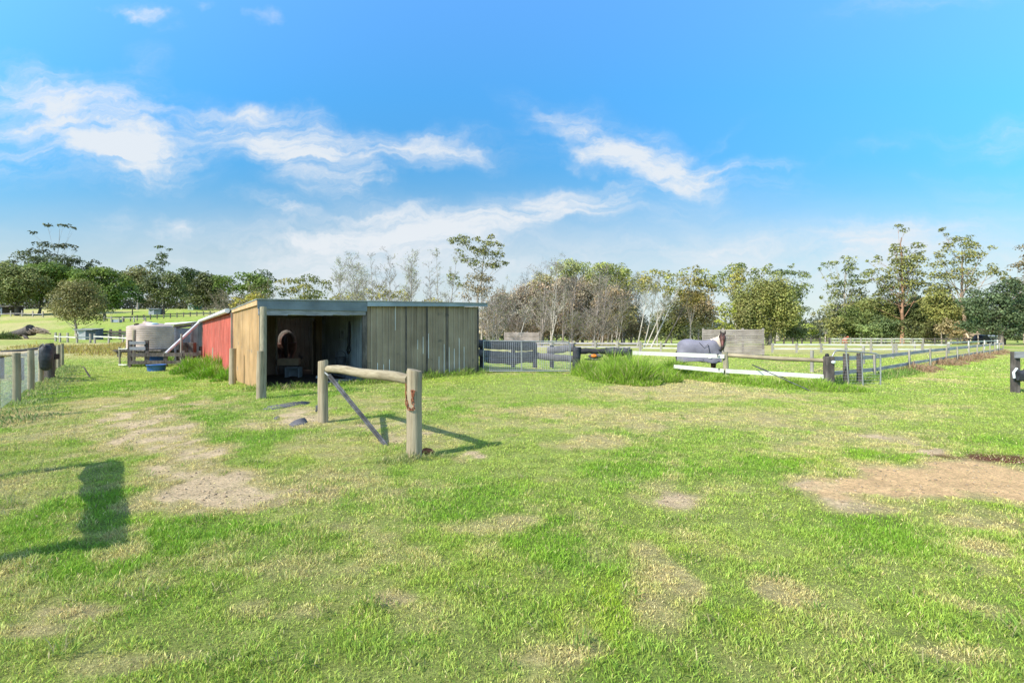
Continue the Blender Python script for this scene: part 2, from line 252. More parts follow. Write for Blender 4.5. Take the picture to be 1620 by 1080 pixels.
# ------------------------------------------------------------------ mesh helpers
def tagp(o, label=None, cat=None, group=None, kind=None):
    if label: o['label'] = label
    if cat: o['category'] = cat
    if group: o['group'] = group
    if kind: o['kind'] = kind
    return o
def thing(name, label, cat, loc=(0, 0, 0), group=None, rotz=0):
    o = bpy.data.objects.new(name, None); COL.objects.link(o); o.location = loc; o.rotation_euler = (0, 0, rotz); o.empty_display_size = .2
    return tagp(o, label, cat, group)
class MB:
    def __init__(s): s.v = []; s.f = []; s.sm = []
    def add(s, vs, fs, smooth=False):
        b = len(s.v); s.v += [tuple(v) for v in vs]; s.f += [tuple(i + b for i in f) for f in fs]; s.sm += [smooth] * len(fs); return s
    def hexa(s, p):                       # 8 corners: bottom 4 ccw, top 4 ccw
        return s.add(p, [(3, 2, 1, 0), (4, 5, 6, 7), (0, 1, 5, 4), (1, 2, 6, 5), (2, 3, 7, 6), (3, 0, 4, 7)])
    def box(s, c, size, rot=0, rx=0, ry=0):
        m = Matrix.Rotation(rot, 3, 'Z') @ Matrix.Rotation(ry, 3, 'Y') @ Matrix.Rotation(rx, 3, 'X'); h = [d / 2 for d in size]; c = Vector(c)
        return s.hexa([c + m @ Vector((sx * h[0], sy * h[1], sz * h[2])) for sz in (-1, 1) for sx, sy in ((-1, -1), (1, -1), (1, 1), (-1, 1))])
    def beam(s, p0, p1, w, h, up=(0, 0, 1)):          # rectangular bar from p0 to p1
        p0 = Vector(p0); p1 = Vector(p1); d = (p1 - p0).normalized(); u = Vector(up); sd = d.cross(u)
        if sd.length < 1e-4: sd = d.cross(Vector((1, 0, 0)))
        sd.normalize(); u = sd.cross(d)
        a = sd * w / 2; b = u * h / 2
        return s.hexa([p0 - a - b, p0 + a - b, p1 + a - b, p1 - a - b, p0 - a + b, p0 + a + b, p1 + a + b, p1 - a + b])
    def tube(s, pts, rad, n=8, caps=True, jit=0, sq=1.0):
        pts = [Vector(p) for p in pts]; rad = rad if isinstance(rad, (list, tuple)) else [rad] * len(pts)
        ref = None; rings = []
        for i, p in enumerate(pts):
            d = (pts[min(i + 1, len(pts) - 1)] - pts[max(i - 1, 0)]).normalized()
            if ref is None:
                ref = d.cross(Vector((0, 0, 1)) if abs(d.z) < .9 else Vector((1, 0, 0))).normalized()
            ref = (ref - d * ref.dot(d)).normalized(); b = d.cross(ref)
            rr = rad[i]
            rings.append([p + (ref * cos(2 * pi * k / n) + b * sin(2 * pi * k / n) * sq) * rr * (1 + (random.random() - .5) * jit) for k in range(n)])
        vs = [v for r in rings for v in r]; fs = []
        for i in range(len(rings) - 1):
            for k in range(n): fs.append((i * n + k, i * n + (k + 1) % n, (i + 1) * n + (k + 1) % n, (i + 1) * n + k))
        s.add(vs, fs, True)
        if caps:
            s.add(rings[0], [tuple(range(n))[::-1]]); s.add(rings[-1], [tuple(range(n))])
        return s
    def lathe(s, c, prof, n=32, smooth=True, a0=0, a1=2 * pi):
        full = abs(a1 - a0 - 2 * pi) < 1e-6; m = n if full else n + 1
        vs = [(c[0] + r * cos(a0 + (a1 - a0) * k / n), c[1] + r * sin(a0 + (a1 - a0) * k / n), c[2] + z) for r, z in prof for k in range(m)]
        fs = [(i * m + k, i * m + (k + 1) % m, (i + 1) * m + (k + 1) % m, (i + 1) * m + k) for i in range(len(prof) - 1) for k in range(n if full else n)]
        return s.add(vs, fs, smooth)
    def blob(s, c, r, n=10, m=7, jit=0):
        vs = []; fs = []
        for i in range(m + 1):
            th = pi * i / m
            for k in range(n):
                j = 1 + (random.random() - .5) * jit
                vs.append((c[0] + r[0] * sin(th) * cos(2 * pi * k / n) * j, c[1] + r[1] * sin(th) * sin(2 * pi * k / n) * j, c[2] + r[2] * cos(th) * j))
        for i in range(m):
            for k in range(n): fs.append((i * n + k, (i + 1) * n + k, (i + 1) * n + (k + 1) % n, i * n + (k + 1) % n))
        return s.add(vs, fs, True)
    def build(s, name, mat, parent=None, origin=None, label=None, bevel=0):
        if origin is None:
            p = parent
            while p is not None and p.parent is not None: p = p.parent
            origin = p.location if p is not None else (0, 0, 0)
        ox, oy, oz = origin
        me = bpy.data.meshes.new(name); me.from_pydata([(v[0] - ox, v[1] - oy, v[2] - oz) for v in s.v], [], s.f)
        me.polygons.foreach_set('use_smooth', s.sm); me.materials.append(M[mat] if isinstance(mat, str) else mat); me.validate()
        o = bpy.data.objects.new(name, me); COL.objects.link(o)
        if parent is not None: o.parent = parent
        else: o.location = origin
        if label: o['label'] = label
        if bevel:
            b = o.modifiers.new('bevel', 'BEVEL'); b.width = bevel; b.segments = 2; b.limit_method = 'ANGLE'
        return o
def np_mesh(name, V, F, mat, cols=None, parent=None, origin=(0, 0, 0), smooth=False):
    """V (n,3), F (m,k) with k = 3 or 4, cols per vertex (n,3)"""
    V = np.asarray(V, np.float32) - np.asarray(origin, np.float32); F = np.asarray(F, np.int32); m, k = F.shape
    me = bpy.data.meshes.new(name); me.vertices.add(len(V)); me.vertices.foreach_set('co', V.ravel())
    me.loops.add(m * k); me.loops.foreach_set('vertex_index', F.ravel())
    me.polygons.add(m); me.polygons.foreach_set('loop_start', np.arange(m, dtype=np.int32) * k)
    try: me.polygons.foreach_set('loop_total', np.full(m, k, dtype=np.int32))
    except Exception: pass
    if smooth: me.polygons.foreach_set('use_smooth', np.ones(m, dtype=bool))
    if cols is not None:
        a = me.attributes.new('Col', 'FLOAT_COLOR', 'POINT'); c = np.ones((len(V), 4), np.float32); c[:, :3] = cols; a.data.foreach_set('color', c.ravel())
    me.update(calc_edges=True); me.materials.append(M[mat] if isinstance(mat, str) else mat)
    o = bpy.data.objects.new(name, me); COL.objects.link(o)
    if parent is not None: o.parent = parent
    else: o.location = origin
    return o

# ------------------------------------------------------------------ ground sheet and grass
def patch_list(L):
    out = []
    for (x, y, rx, ry, s) in L:
        X, D = G(x, y); out.append((X, D, rx * D / FPX, max(ry * D * D / (FPX * EYE), .05), s))
    return out
P_DIRT = patch_list([(222, 634, 18, 14, .7), (240, 668, 24, 18, .8), (256, 696, 22, 16, .9), (276, 716, 24, 16, .9), (298, 748, 32, 20, 1.0), (228, 652, 26, 22, .85), (248, 684, 28, 18, 1.0), (272, 704, 26, 12, .8), (290, 730, 42, 24, 1.1), (325, 768, 62, 26, 1.3), (365, 788, 80, 18, 1.1), (440, 782, 70, 13, .9), (470, 660, 45, 14, .9),
    (620, 672, 60, 12, .6), (1385, 692, 34, 8, 1.0), (1450, 712, 46, 4.5, 1.0), (1070, 785, 46, 17, .8), (1310, 775, 40, 14, .9), (1350, 800, 50, 20, .9), (640, 690, 40, 10, .6), (745, 726, 26, 6, .8), (250, 740, 20, 8, .7)])
P_ORANGE = patch_list([(1420, 768, 120, 22, 1.2), (1520, 762, 140, 26, 1.4), (1630, 775, 110, 38, 1.5), (1560, 745, 90, 18, 1.2), (1350, 780, 70, 20, .8)])
P_RED = patch_list([(1590, 726, 70, 8, 1.2), (1500, 722, 40, 6, .6)])
P_DRY = patch_list([(95, 645, 90, 34, 1.0), (60, 690, 60, 30, .5), (30, 760, 70, 60, .35), (880, 660, 180, 20, .8), (930, 700, 90, 14, .9), (690, 690, 160, 24, .7), (1090, 622, 190, 12, .9), (1250, 660, 240, 22, .7), (1330, 700, 120, 16, .6),
    (550, 690, 100, 40, .6), (560, 640, 90, 14, .3), (1040, 900, 36, 60, .8), (1050, 960, 50, 50, .6), (640, 935, 50, 14, .8), (430, 960, 80, 22, .7), (120, 968, 70, 16, .8), (60, 1000, 80, 16, .6), (230, 1040, 120, 22, .6), (1340, 870, 50, 46, .5),
    (1190, 860, 130, 40, .4), (1230, 930, 60, 30, .7), (1560, 820, 80, 22, .7), (1580, 880, 40, 12, .5), (760, 835, 70, 20, .6), (680, 880, 120, 24, .4), (1540, 960, 60, 16, .6), (1500, 1040, 80, 20, .6), (900, 1040, 120, 22, .5),
    (740, 765, 90, 14, .4), (480, 900, 160, 30, .4), (170, 880, 50, 20, .7), (180, 850, 30, 14, .5), (600, 750, 120, 14, .3), (1270, 600, 60, 4, .4), (1470, 600, 50, 6, .9), (1100, 606, 60, 8, .8), (0, 900, 60, 20, .4)])
P_LUSH = patch_list([(400, 690, 90, 40, .7), (145, 800, 90, 80, .6), (360, 860, 240, 34, 1.0), (700, 785, 180, 36, .7), (1020, 742, 90, 34, 1.2), (880, 860, 140, 50, .8), (1230, 735, 70, 20, 1.1), (1250, 770, 60, 10, .9), (1420, 850, 190, 44, .8),
    (1120, 750, 90, 20, .8), (420, 880, 160, 40, .8), (120, 900, 140, 50, .8), (830, 650, 80, 10, .6), (1450, 720, 200, 14, .5), (1560, 700, 90, 10, .7), (1320, 1000, 90, 40, .6), (560, 1020, 120, 40, .5), (200, 610, 90, 26, .9), (340, 640, 60, 20, .9),
    (500, 620, 60, 10, .9), (300, 680, 60, 30, .5), (520, 770, 140, 40, .7), (640, 700, 60, 8, .5), (200, 960, 100, 40, .6), (700, 650, 60, 12, .5)])
P_YEL = patch_list([(1010, 950, 90, 60, 1.1), (950, 1010, 80, 60, .8), (210, 830, 60, 22, 1.0), (1180, 980, 70, 40, .7), (300, 720, 60, 16, .5), (1100, 870, 100, 20, .5), (1320, 745, 90, 22, .9), (1380, 725, 100, 10, .7), (740, 600, 90, 8, .4), (60, 850, 60, 20, .6)])
P_DIRT_H = [(a, b, c * 1.5, d * 1.5, e) for a, b, c, d, e in P_DIRT]; P_ORANGE_H = [(a, b, c * 1.2, d * 1.35, e) for a, b, c, d, e in P_ORANGE]
def psum(P, X, Y, wx=0, wy=0):
    t = np.zeros(np.broadcast(X, Y).shape)
    for (cx, cy, rx, ry, s) in P:
        d = ((X - cx + wx) / rx) ** 2 + ((Y - cy + wy) / ry) ** 2
        t = np.maximum(t, s * np.clip(1.25 - d, 0, 1))
    return t
C_LUSH = np.array([.165, .29, .03]); C_MID = np.array([.30, .36, .085]); C_DRY = np.array([.52, .42, .21]); C_YEL = np.array([.33, .41, .04])
C_DIRT = np.array([.62, .47, .29]); C_ORG = np.array([.72, .48, .25]); C_RED = np.array([.16, .06, .035])
def fields(X, Y):
    X = np.asarray(X, float); Y = np.asarray(Y, float)
    wx = (fbm(X * 1.6, Y * 1.6, 3) - .5) * 1.0; wy = (fbm(X * 1.6 + 40, Y * 1.6 + 9, 3) - .5) * 1.0
    sc_ = np.clip(np.abs(Y) / 8, .35, 2.0); wx *= sc_; wy *= sc_
    n1 = fbm(X * .45, Y * .45, 4); n2 = fbm(X * 1.7 + 5, Y * 1.7, 4); n3 = fbm(X * 5 + 5, Y * 5, 3)
    rough = (fbm(X * 3, Y * 3, 3) - .5)
    pd = psum(P_DIRT, X, Y, wx * .9, wy * .9); dirt = np.clip(pd * 1.1 + (rough * 2.0 + (n3 - .5) * 1.6) * sstep(pd, 0, .35) - .24, 0, 1)
    po = psum(P_ORANGE, X, Y, wx * .7, wy * .7); org = np.clip(po * 1.3 + (rough * 2.0 + (n3 - .5) * 1.5) * sstep(po, 0, .35) - .32, 0, 1)
    pr = psum(P_RED, X, Y, wx * .3, wy * .3); red = np.clip(pr * 1.3 + rough * 1.4 * sstep(pr, 0, .3) - .2, 0, 1)
    dry = np.clip(np.maximum(psum(P_DRY, X, Y, wx, wy) * 1.15, np.maximum(psum(P_DIRT_H, X, Y, wx, wy), psum(P_ORANGE_H, X, Y, wx, wy)) * 1.2) + (n2 - .5) * 1.5 + (n1 - .5) * 1.6 + (n3 - .5) * 1.0 - .06, 0, 1)
    lush = np.clip(psum(P_LUSH, X, Y, wx, wy) + (n1 - .5) * 1.6 - (n2 - .5) * .9 + .18, 0, 1)
    yel = np.clip(psum(P_YEL, X, Y, wx, wy) + (fbm(X * .9 + 77, Y * .9, 3) - .5) * 1.2, 0, 1)
    far = sstep(Y, 26, 60)
    dry = dry * (1 - .55 * far); yel = np.clip(yel + .12 * far, 0, 1)
    # dry brown and yellow weed strip beyond the left yard, dry patches on the hillside
    weed = sstep(Y, 30, 38) * (1 - sstep(Y, 60, 78)) * (1 - sstep(X, -24, -18)) * sstep(X, -75, -50)
    dry = np.clip(dry + weed * .6 + .7 * far * sstep(fbm(X * .06 + 9, Y * .03, 4), .42, .66), 0, 1)
    # mown lane stripes on the right of the rail fence
    lane = sstep(X - 1.075 * (Y - 15.4), 12.5, 14) * sstep(Y, 12, 15)
    st = .5 + .5 * np.sin((X - 1.06 * Y) * 4.2 + fbm(X * .2, Y * .2, 2) * 3)
    yel = yel + .0 * lane; lush = np.clip(lush * (1 - .5 * lane) + lane * .35 * st, 0, 1)
    return dict(dirt=dirt, org=org, red=red, dry=dry, lush=lush, yel=yel, bare=np.clip(dirt + org + red * .8, 0, 1), weed=weed)
def grass_col(F):
    s = F['lush'].shape + (3,)
    c = np.broadcast_to(C_MID, s).copy()
    def mix(c, k, w): w = np.clip(w, 0, 1)[..., None]; return c * (1 - w) + k * w
    c = mix(c, C_YEL, F['yel'] * .8); c = mix(c, C_LUSH, F['lush'] * .85); c = mix(c, C_DRY, F['dry'] * .88)
    return c
def ground_col(F):
    c = grass_col(F)
    def mix(c, k, w): w = np.clip(w, 0, 1)[..., None]; return c * (1 - w) + k * w
    c = mix(c, C_DIRT, F['dirt']); c = mix(c, C_ORG, F['org']); c = mix(c, C_RED, F['red'])
    return c
def build_ground():
    rr = [.35]
    while rr[-1] < 2600: rr.append(rr[-1] * (1.0135 if rr[-1] < 60 else 1.04) + .004)
    rr = np.array(rr)
    th = np.concatenate([np.linspace(-58, 58, 420), np.linspace(58, 302, 62)[1:-1]]) * pi / 180
    nr, nt_ = len(rr), len(th)
    RR, TH = np.meshgrid(rr, th, indexing='ij'); X = RR * np.sin(TH); Y = RR * np.cos(TH)
    Z = zt(X, Y); F = fields(X, Y); C = ground_col(F)
    near = 1 - sstep(RR, 14, 34)
    thatch = np.array([.26, .25, .12]); w = (near * .45 * (1 - F['bare']))[..., None]; C = C * (1 - w) + (C * .55 + thatch * .35) * w
    V = np.stack([X, Y, Z], -1).reshape(-1, 3); V = np.vstack([V, [[0, 0, gz(0, .1)]]]); Cc = np.vstack([C.reshape(-1, 3), C.reshape(-1, 3)[:1]])
    i = np.arange(nr - 1)[:, None] * nt_; j = np.arange(nt_)[None, :]; j2 = (j + 1) % nt_
    Fq = np.stack([i + j, i + nt_ + j, i + nt_ + j2, i + j2], -1).reshape(-1, 4)
    ctr = len(V) - 1; fan = np.stack([np.full(nt_, ctr), np.arange(nt_), (np.arange(nt_) + 1) % nt_, np.full(nt_, ctr)], -1)
    m, nt, p, out = new_mat('paddock_ground'); N = nt.nodes.new; L = nt.links.new
    a = N('ShaderNodeAttribute'); a.attribute_name = 'Col'; g = N('ShaderNodeNewGeometry')
    def nse(s, d, r=.6):
        n = N('ShaderNodeTexNoise'); n.inputs['Scale'].default_value = s; n.inputs['Detail'].default_value = d; n.inputs['Roughness'].default_value = r; L(g.outputs['Position'], n.inputs['Vector']); return n.outputs['Fac']
    def mr(x, a0, a1, b0, b1):
        n = N('ShaderNodeMapRange'); L(x, n.inputs[0]); n.inputs[1].default_value = a0; n.inputs[2].default_value = a1; n.inputs[3].default_value = b0; n.inputs[4].default_value = b1; return n.outputs[0]
    n1 = nse(38, 6, .75); n2 = nse(3.2, 8, .75); mlt = N('ShaderNodeMath'); mlt.operation = 'MULTIPLY'; L(mr(n1, .3, .7, .55, 1.45), mlt.inputs[0]); L(mr(n2, .3, .7, .72, 1.28), mlt.inputs[1])
    sc1 = N('ShaderNodeVectorMath'); sc1.operation = 'SCALE'; L(a.outputs['Color'], sc1.inputs[0]); L(mlt.outputs[0], sc1.inputs['Scale'])
    # straw speckle
    mm = N('ShaderNodeMixRGB'); L(mr(nse(21, 8, .8), .56, .66, 0, .35), mm.inputs[0]); L(sc1.outputs[0], mm.inputs[1]); mm.inputs[2].default_value = (.40, .34, .18, 1)
    L(mm.outputs[0], p.inputs['Base Color']); p.inputs['Roughness'].default_value = .95; p.inputs['Specular IOR Level'].default_value = .1
    b = N('ShaderNodeBump'); b.inputs['Strength'].default_value = .8; b.inputs['Distance'].default_value = .03; L(n1, b.inputs['Height']); 
    b2 = N('ShaderNodeBump'); b2.inputs['Strength'].default_value = .7; b2.inputs['Distance'].default_value = .2; L(n2, b2.inputs['Height']); L(b.outputs[0], b2.inputs['Normal']); L(b2.outputs[0], p.inputs['Normal'])
    o = np_mesh('ground', V, np.vstack([Fq, fan[:0]]), m, Cc, smooth=True); o['kind'] = 'structure'
    return o
build_ground()

def blades(X, Y, h, w, col, lean=.8, zoff=0):
    """diamond-shaped bent blades; returns verts, colours"""
    n = len(X); z = zt(X, Y) + zoff
    a = rng.random(n) * 2 * pi; l = rng.random(n) ** .7 * lean; wa = rng.random(n) * 2 * pi
    b = np.stack([X, Y, z - .005], -1)
    tip = b + np.stack([np.cos(a) * l * h, np.sin(a) * l * h, h * np.sqrt(np.clip(1 - (l * .8) ** 2, .1, 1))], -1)
    mid = b * .5 + tip * .5; mid[:, 2] += h * .14
    s = np.stack([np.cos(wa), np.sin(wa), np.zeros(n)], -1) * (w / 2)[:, None]
    V = np.stack([b, mid + s, tip, mid - s], 1).reshape(-1, 3)
    return V, np.repeat(col, 4, 0)
def build_grass():
    Vs, Cs = [], []
    for d0, d1, dens, w, h in ((1.5, 4.2, 11500, .0046, .034), (4.2, 7.5, 5600, .0062, .034), (7.5, 13, 2300, .0095, .036), (13, 22, 640, .018, .042), (22, 40, 140, .034, .055)):
        A = (d1 * d1 - d0 * d0) * 1.05 + 2.2 * (d1 - d0); n = int(A * dens)
        D = np.sqrt(d0 * d0 + rng.random(n) * (d1 * d1 - d0 * d0)); X = (rng.random(n) * 2 - 1) * (D * 1.05 + 1.1)
        F = fields(X, D)
        clump = fbm(X * 7, D * 7, 3)
        keep = rng.random(n) < np.clip((1 - F['bare'] * 1.02) * (.5 + .9 * (clump > .46)) * (1 - .25 * F['dry']), 0.05, 1)
        inshed = ((X + 6.8) * .815 + (D - 13.6) * .58 > 0) & ((X + 6.8) * -.573 + (D - 13.6) * .819 > .05) & ((X + 6.8) * .815 + (D - 13.6) * .58 < 6.9)
        keep &= ~inshed
        X = X[keep]; D = D[keep]; F = {k: v[keep] for k, v in F.items()}; clump = clump[keep]; n = len(X)
        c = grass_col(F)
        straw = rng.random(n) < (.055 + .5 * F['dry'] + .4 * F['bare'])
        c = np.where(straw[:, None], np.array([.42, .36, .18]) * (.6 + .8 * rng.random((n, 1))), c)
        c = c * (.70 + .66 * rng.random((n, 1))) * (1 + (rng.random((n, 3)) - .5) * .16)
        c = c * np.array([1.38, 1.42, 1.25])
        hh = h * (.45 + .8 * rng.random(n)) * (.6 + .55 * F['lush'] + .5 * (clump > .54) - .25 * F['dry']) * np.where(F['bare'] > .3, .5, 1)
        ww = w * (.7 + .6 * rng.random(n))
        V, C = blades(X, D, np.clip(hh, .012, .2), ww, c, 1.0); Vs.append(V); Cs.append(C)
    V = np.vstack(Vs); C = np.vstack(Cs); n = len(V) // 4
    o = np_mesh('grass', V, np.arange(4 * n).reshape(-1, 4), 'grass', C); tagp(o, 'short mown green and straw coloured grass over the open yard', 'grass', kind='stuff')
build_grass()
def build_grit():
    n = 15000; Vs = []; D = 4 + 16 * rng.random(n); X = (rng.random(n) * 2 - 1) * (D * 1.05 + 1); F = fields(X, D); k = F['bare'] > .35; X = X[k]; D = D[k]; n = len(X); z = zt(X, D)
    r = .006 + .016 * rng.random(n) ** 3; base = np.array([[1, 0, 0], [0, 1, 0], [-1, 0, 0], [0, -1, 0], [0, 0, .8], [0, 0, -.5]]); P = base[None] * r[:, None, None] * (.6 + .8 * rng.random((n, 6, 1))) + np.stack([X, D, z + .003], -1)[:, None]
    tri = np.array([[0, 1, 4], [1, 2, 4], [2, 3, 4], [3, 0, 4], [1, 0, 5], [2, 1, 5], [3, 2, 5], [0, 3, 5]]); Fc = (np.arange(n)[:, None, None] * 6 + tri[None]).reshape(-1, 3)
    c = np.repeat(np.array([.38, .29, .19]) * (.5 + .8 * rng.random((n, 1))), 6, 0); o = np_mesh('grit', P.reshape(-1, 3), Fc, 'bark', c); tagp(o, 'loose grit and small clods scattered on the bare earth patches', 'grit', kind='stuff')
build_grit()
def tall(name, label, spots, n, h, w, cols, lean=.7, cat='grass', straw=.12):
    """spots: world X, Y, rx, ry, height factor"""
    Vs, Cs = [], []; tot = sum(s[2] * s[3] for s in spots)
    for (X0, Y0, rx, ry, hf) in spots:
        k = max(6, int(n * rx * ry / tot)); r = np.sqrt(rng.random(k)); a = rng.random(k) * 2 * pi
        X = X0 + rx * r * np.cos(a); Y = Y0 + ry * r * np.sin(a)
        hh = h * hf * (.45 + .75 * rng.random(k)) * (1.1 - .9 * r ** 1.6) * (.15 + 1.7 * fbm(X * 3.2, Y * 3.2, 3))
        c = np.array(cols[0]) * (1 - (t := rng.random((k, 1)))) + np.array(cols[1]) * t
        c = np.where(rng.random((k, 1)) < straw, np.array([.46, .40, .20]), c) * (.65 + .7 * rng.random((k, 1)))
        V, C = blades(X, Y, hh, w * (.7 + .6 * rng.random(k)), c, lean); Vs.append(V); Cs.append(C)
    V = np.vstack(Vs); C = np.vstack(Cs); m = len(V) // 4
    o = np_mesh(name, V, np.arange(4 * m).reshape(-1, 4), 'grass', C); return tagp(o, label, cat, kind='stuff')
def sp(x, y, rx, ry, hf=1):                       # photo spot to a ground ellipse
    X, D = G(x, y); return (X, D, rx * D / FPX, ry, hf)
gA, gB = (.17, .31, .025), (.34, .50, .06)
tall('tall_grass', 'tall bright green grass heaped under the black padded rail', [sp(930, 594, 26, .9, .9), sp(965, 602, 40, 1.0, 1.0), sp(1005, 605, 40, 1.0, 1.1), sp(1040, 602, 36, .9, 1.0), sp(985, 596, 60, .8, 1.1), sp(1060, 598, 30, .7, .8), (5.6, 17.6, 1.4, .8, .9)], 52000, .60, .013, (gA, gB), .85)
tall('tall_grass', 'long green grass strip below the white rail in front of the horse', [sp(1100, 600, 40, .5, .8), sp(1150, 604, 50, .5, .9), sp(1200, 608, 50, .6, .9), sp(1250, 613, 50, .6, .9), sp(1295, 616, 45, .7, 1.1), sp(1340, 618, 40, .5, .6), sp(1130, 596, 60, .5, .8)], 34000, .26, .012, (gA, gB), .85)
tall('tall_grass', 'lush long grass along the foot of the red shed wall', [sp(318, 585, 22, 1.6, 1.1), sp(345, 592, 22, 1.4, 1.1), sp(305, 590, 24, 1.2, .8), sp(330, 598, 34, .8, .7), sp(358, 602, 18, .7, .6)], 30000, .62, .020, (gA, (.22, .45, .03)), .8)
tall('tall_grass', 'low weedy tufts along the foot of the wire fence', [(-11.76 - .82 * (d - 12) + .25, d, .5, 1.2, .9) for d in np.arange(9, 27, 1.3)], 9000, .15, .018, ((.16, .26, .06), (.34, .40, .16)), .9)
tall('tall_grass', 'grass tufts at the foot of the olive shed wall', [(-4.43 + .815 * s, 15.29 + .58 * s - .15, .5, .35, 1) for s in np.arange(0, 4.2, .45)] + [(-6.8 + .815 * s, 13.5 + .58 * s, .5, .3, .7) for s in np.arange(0, 2.8, .5)], 5000, .26, .018, (gA, (.32, .38, .10)), .8)
tall('tall_grass', 'green grass tufts along the small gate and the grey rail fence', [(13.6 + 1.145 * (d - 19) + .1, d, .7, .7, 1) for d in np.arange(15.4, 23, .8)], 6000, .26, .016, ((.10, .20, .04), (.25, .38, .07)), .8)
tall('dry_weeds', 'brown dry weeds along the foot of the grey rail fence', [(13.6 + 1.145 * (d - 19) + .3, d, .7, 1.0, 1) for d in (22.5, 23.6, 27, 28.2, 31, 33, 35, 36.5, 41, 45)], 9000, .34, .022, ((.34, .19, .13), (.42, .30, .17)), .8, 'weeds')
tall('dry_weeds', 'rust brown and yellow weed strip beyond the left yard', [(x, y, 4, 2.2, .6 + .6 * random.random()) for x, y in [(-20 - 34 * random.random(), 36 + 30 * random.random()) for _ in range(60)]], 46000, .55, .05, ((.34, .20, .09), (.46, .44, .07)), .9, 'weeds', straw=.2)
tall('tall_grass', 'green tufts inside the dark timber yard by the tank', [sp(262, 574, 22, 1.2, .8), sp(290, 574, 22, 1.2, .9), sp(245, 580, 20, .8, .5), sp(220, 580, 20, .8, .5)], 6000, .5, .035, (gA, (.25, .36, .08)), .8)
tall('tall_grass', 'scruffy dry green tuft at the foot of the near hitching post', [(-1.27, 6.45, .22, .14, 1.0), (-.95, 6.6, .2, .1, .8), (-1.5, 6.35, .25, .15, .8), (-2.6, 9.0, .25, .15, .7)], 900, .15, .008, ((.16, .26, .05), (.42, .42, .18)), .9)

tu = []
for _ in range(260):
    d = 2.4 + 11 * random.random() ** 1.3; x = (random.random() * 2 - 1) * (d * 1.0 + .5)
    if fields(np.array([x]), np.array([d]))['bare'][0] < .5: tu.append((x, d, .05 + .10 * random.random(), .05 + .08 * random.random(), .7 + .9 * random.random()))
tall('grass_tufts', 'scattered longer tufts standing out of the mown yard grass', tu, 15000, .075, .0065, ((.12, .25, .03), (.36, .42, .10)), 1.1, straw=.2)

# ------------------------------------------------------------------ the main shed
UX, UY = .815, .58; WX, WY = -.573, .819; AX, AY = -6.8, 13.6
def SP(s, t, z): return (AX + s * UX + t * WX, AY + s * UY + t * WY, z)
def sheet(mb, s0, t0, s1, t1, ztop, zbot, pitch=.19, depth=.03, kind='trap', out=1, f=SP):
    """ribbed sheet along (s0,t0)-(s1,t1); ztop, zbot functions of the fraction; ribs stand out by depth"""
    L_ = math.hypot(s1 - s0, t1 - t0); nx, ny = (t1 - t0) / L_ * out, -(s1 - s0) / L_ * out
    pr = []; x = 0
    if kind == 'trap':
        while x < L_:
            for dx, d in ((0, 0), (pitch * .26, 0), (pitch * .29, .28), (pitch * .35, .28), (pitch * .38, 0), (pitch * .66, 0), (pitch * .73, 1), (pitch * .90, 1), (pitch * .97, 0)): 
                if x + dx <= L_: pr.append((x + dx, d))
            x += pitch
    elif kind == 'wave':
        while x < L_:
            for q in range(6): pr.append((x + pitch * q / 6, .5 - .5 * cos(2 * pi * q / 6)))
            x += pitch
    else:
        while x < L_:                       # boards with open joints and uneven faces
            j = random.random() * .25; w = pitch * (.85 + .3 * random.random())
            pr += [(x, .6 + j), (x + w - .012, .6 + j), (x + w - .010, 0), (x + w - .002, 0)]; x += w
    pr = [p for p in pr if p[0] <= L_]; pr.append((L_, pr[-1][1]))
    vs = []
    for x, d in pr:
        k = x / L_; s = s0 + (s1 - s0) * k + nx * d * depth; t = t0 + (t1 - t0) * k + ny * d * depth
        jz = (random.random() - .5) * (.03 if kind == 'board' else .006)
        vs += [f(s, t, zbot(k) + jz), f(s, t, ztop(k))]
    fs = [(2 * i, 2 * i + 2, 2 * i + 3, 2 * i + 1) for i in range(len(pr) - 1)]
    mb.add(vs, fs, kind == 'wave')
    # thin back skin so the sheet has body
    n = len(vs); off = (-(nx) * .004, -(ny) * .004)
    o0 = Vector(f(0, 0, 0)); o1 = Vector(f(off[0], off[1], 0)); dv = o1 - o0
    mb.add([(v[0] + dv.x, v[1] + dv.y, v[2]) for v in vs], [tuple(reversed(q)) for q in fs], kind == 'wave')
    return mb
K = lambda c: (lambda k: c)
def lin(a, b): return lambda k: a + (b - a) * k
shed = thing('shed', 'long low horse shed with cream and red side walls and an olive ribbed front', 'shed', SP(0, 0, gz(AX, AY)))
SB, SE = 2.91, 6.9; TB, TR = 5.5, 20.2
ZT = lambda s, t=0: 2.40 + .023 * s                          # underside of the roof
MB_ = MB
sheet(MB(), 0, 0, 0, TB, K(2.44), K(-.25), .21, .03, 'trap', -1).build('side_wall', 'cream', shed, label='cream painted side wall with rusty stains')
sheet(MB(), -.03, TB, -.03, TR, K(2.40), K(-.35), .24, .028, 'trap', -1).build('side_wall', 'red', shed, label='red painted side wall with flaking foot')
sheet(MB(), SB + .02, 0, SE, 0, lin(2.50, 2.58), K(-.15), .19, .038, 'trap', 1).build('front_wall', 'olive', shed)
for s in (SB + .02 + 1.28, SB + 2.02, SB + 2.75): b = MB(); b.beam(SP(s, -.036, .0), SP(s, -.036, 2.52), .045, .012, (WX, WY, 0)); b.build('cover_strip', 'darkwood', shed)
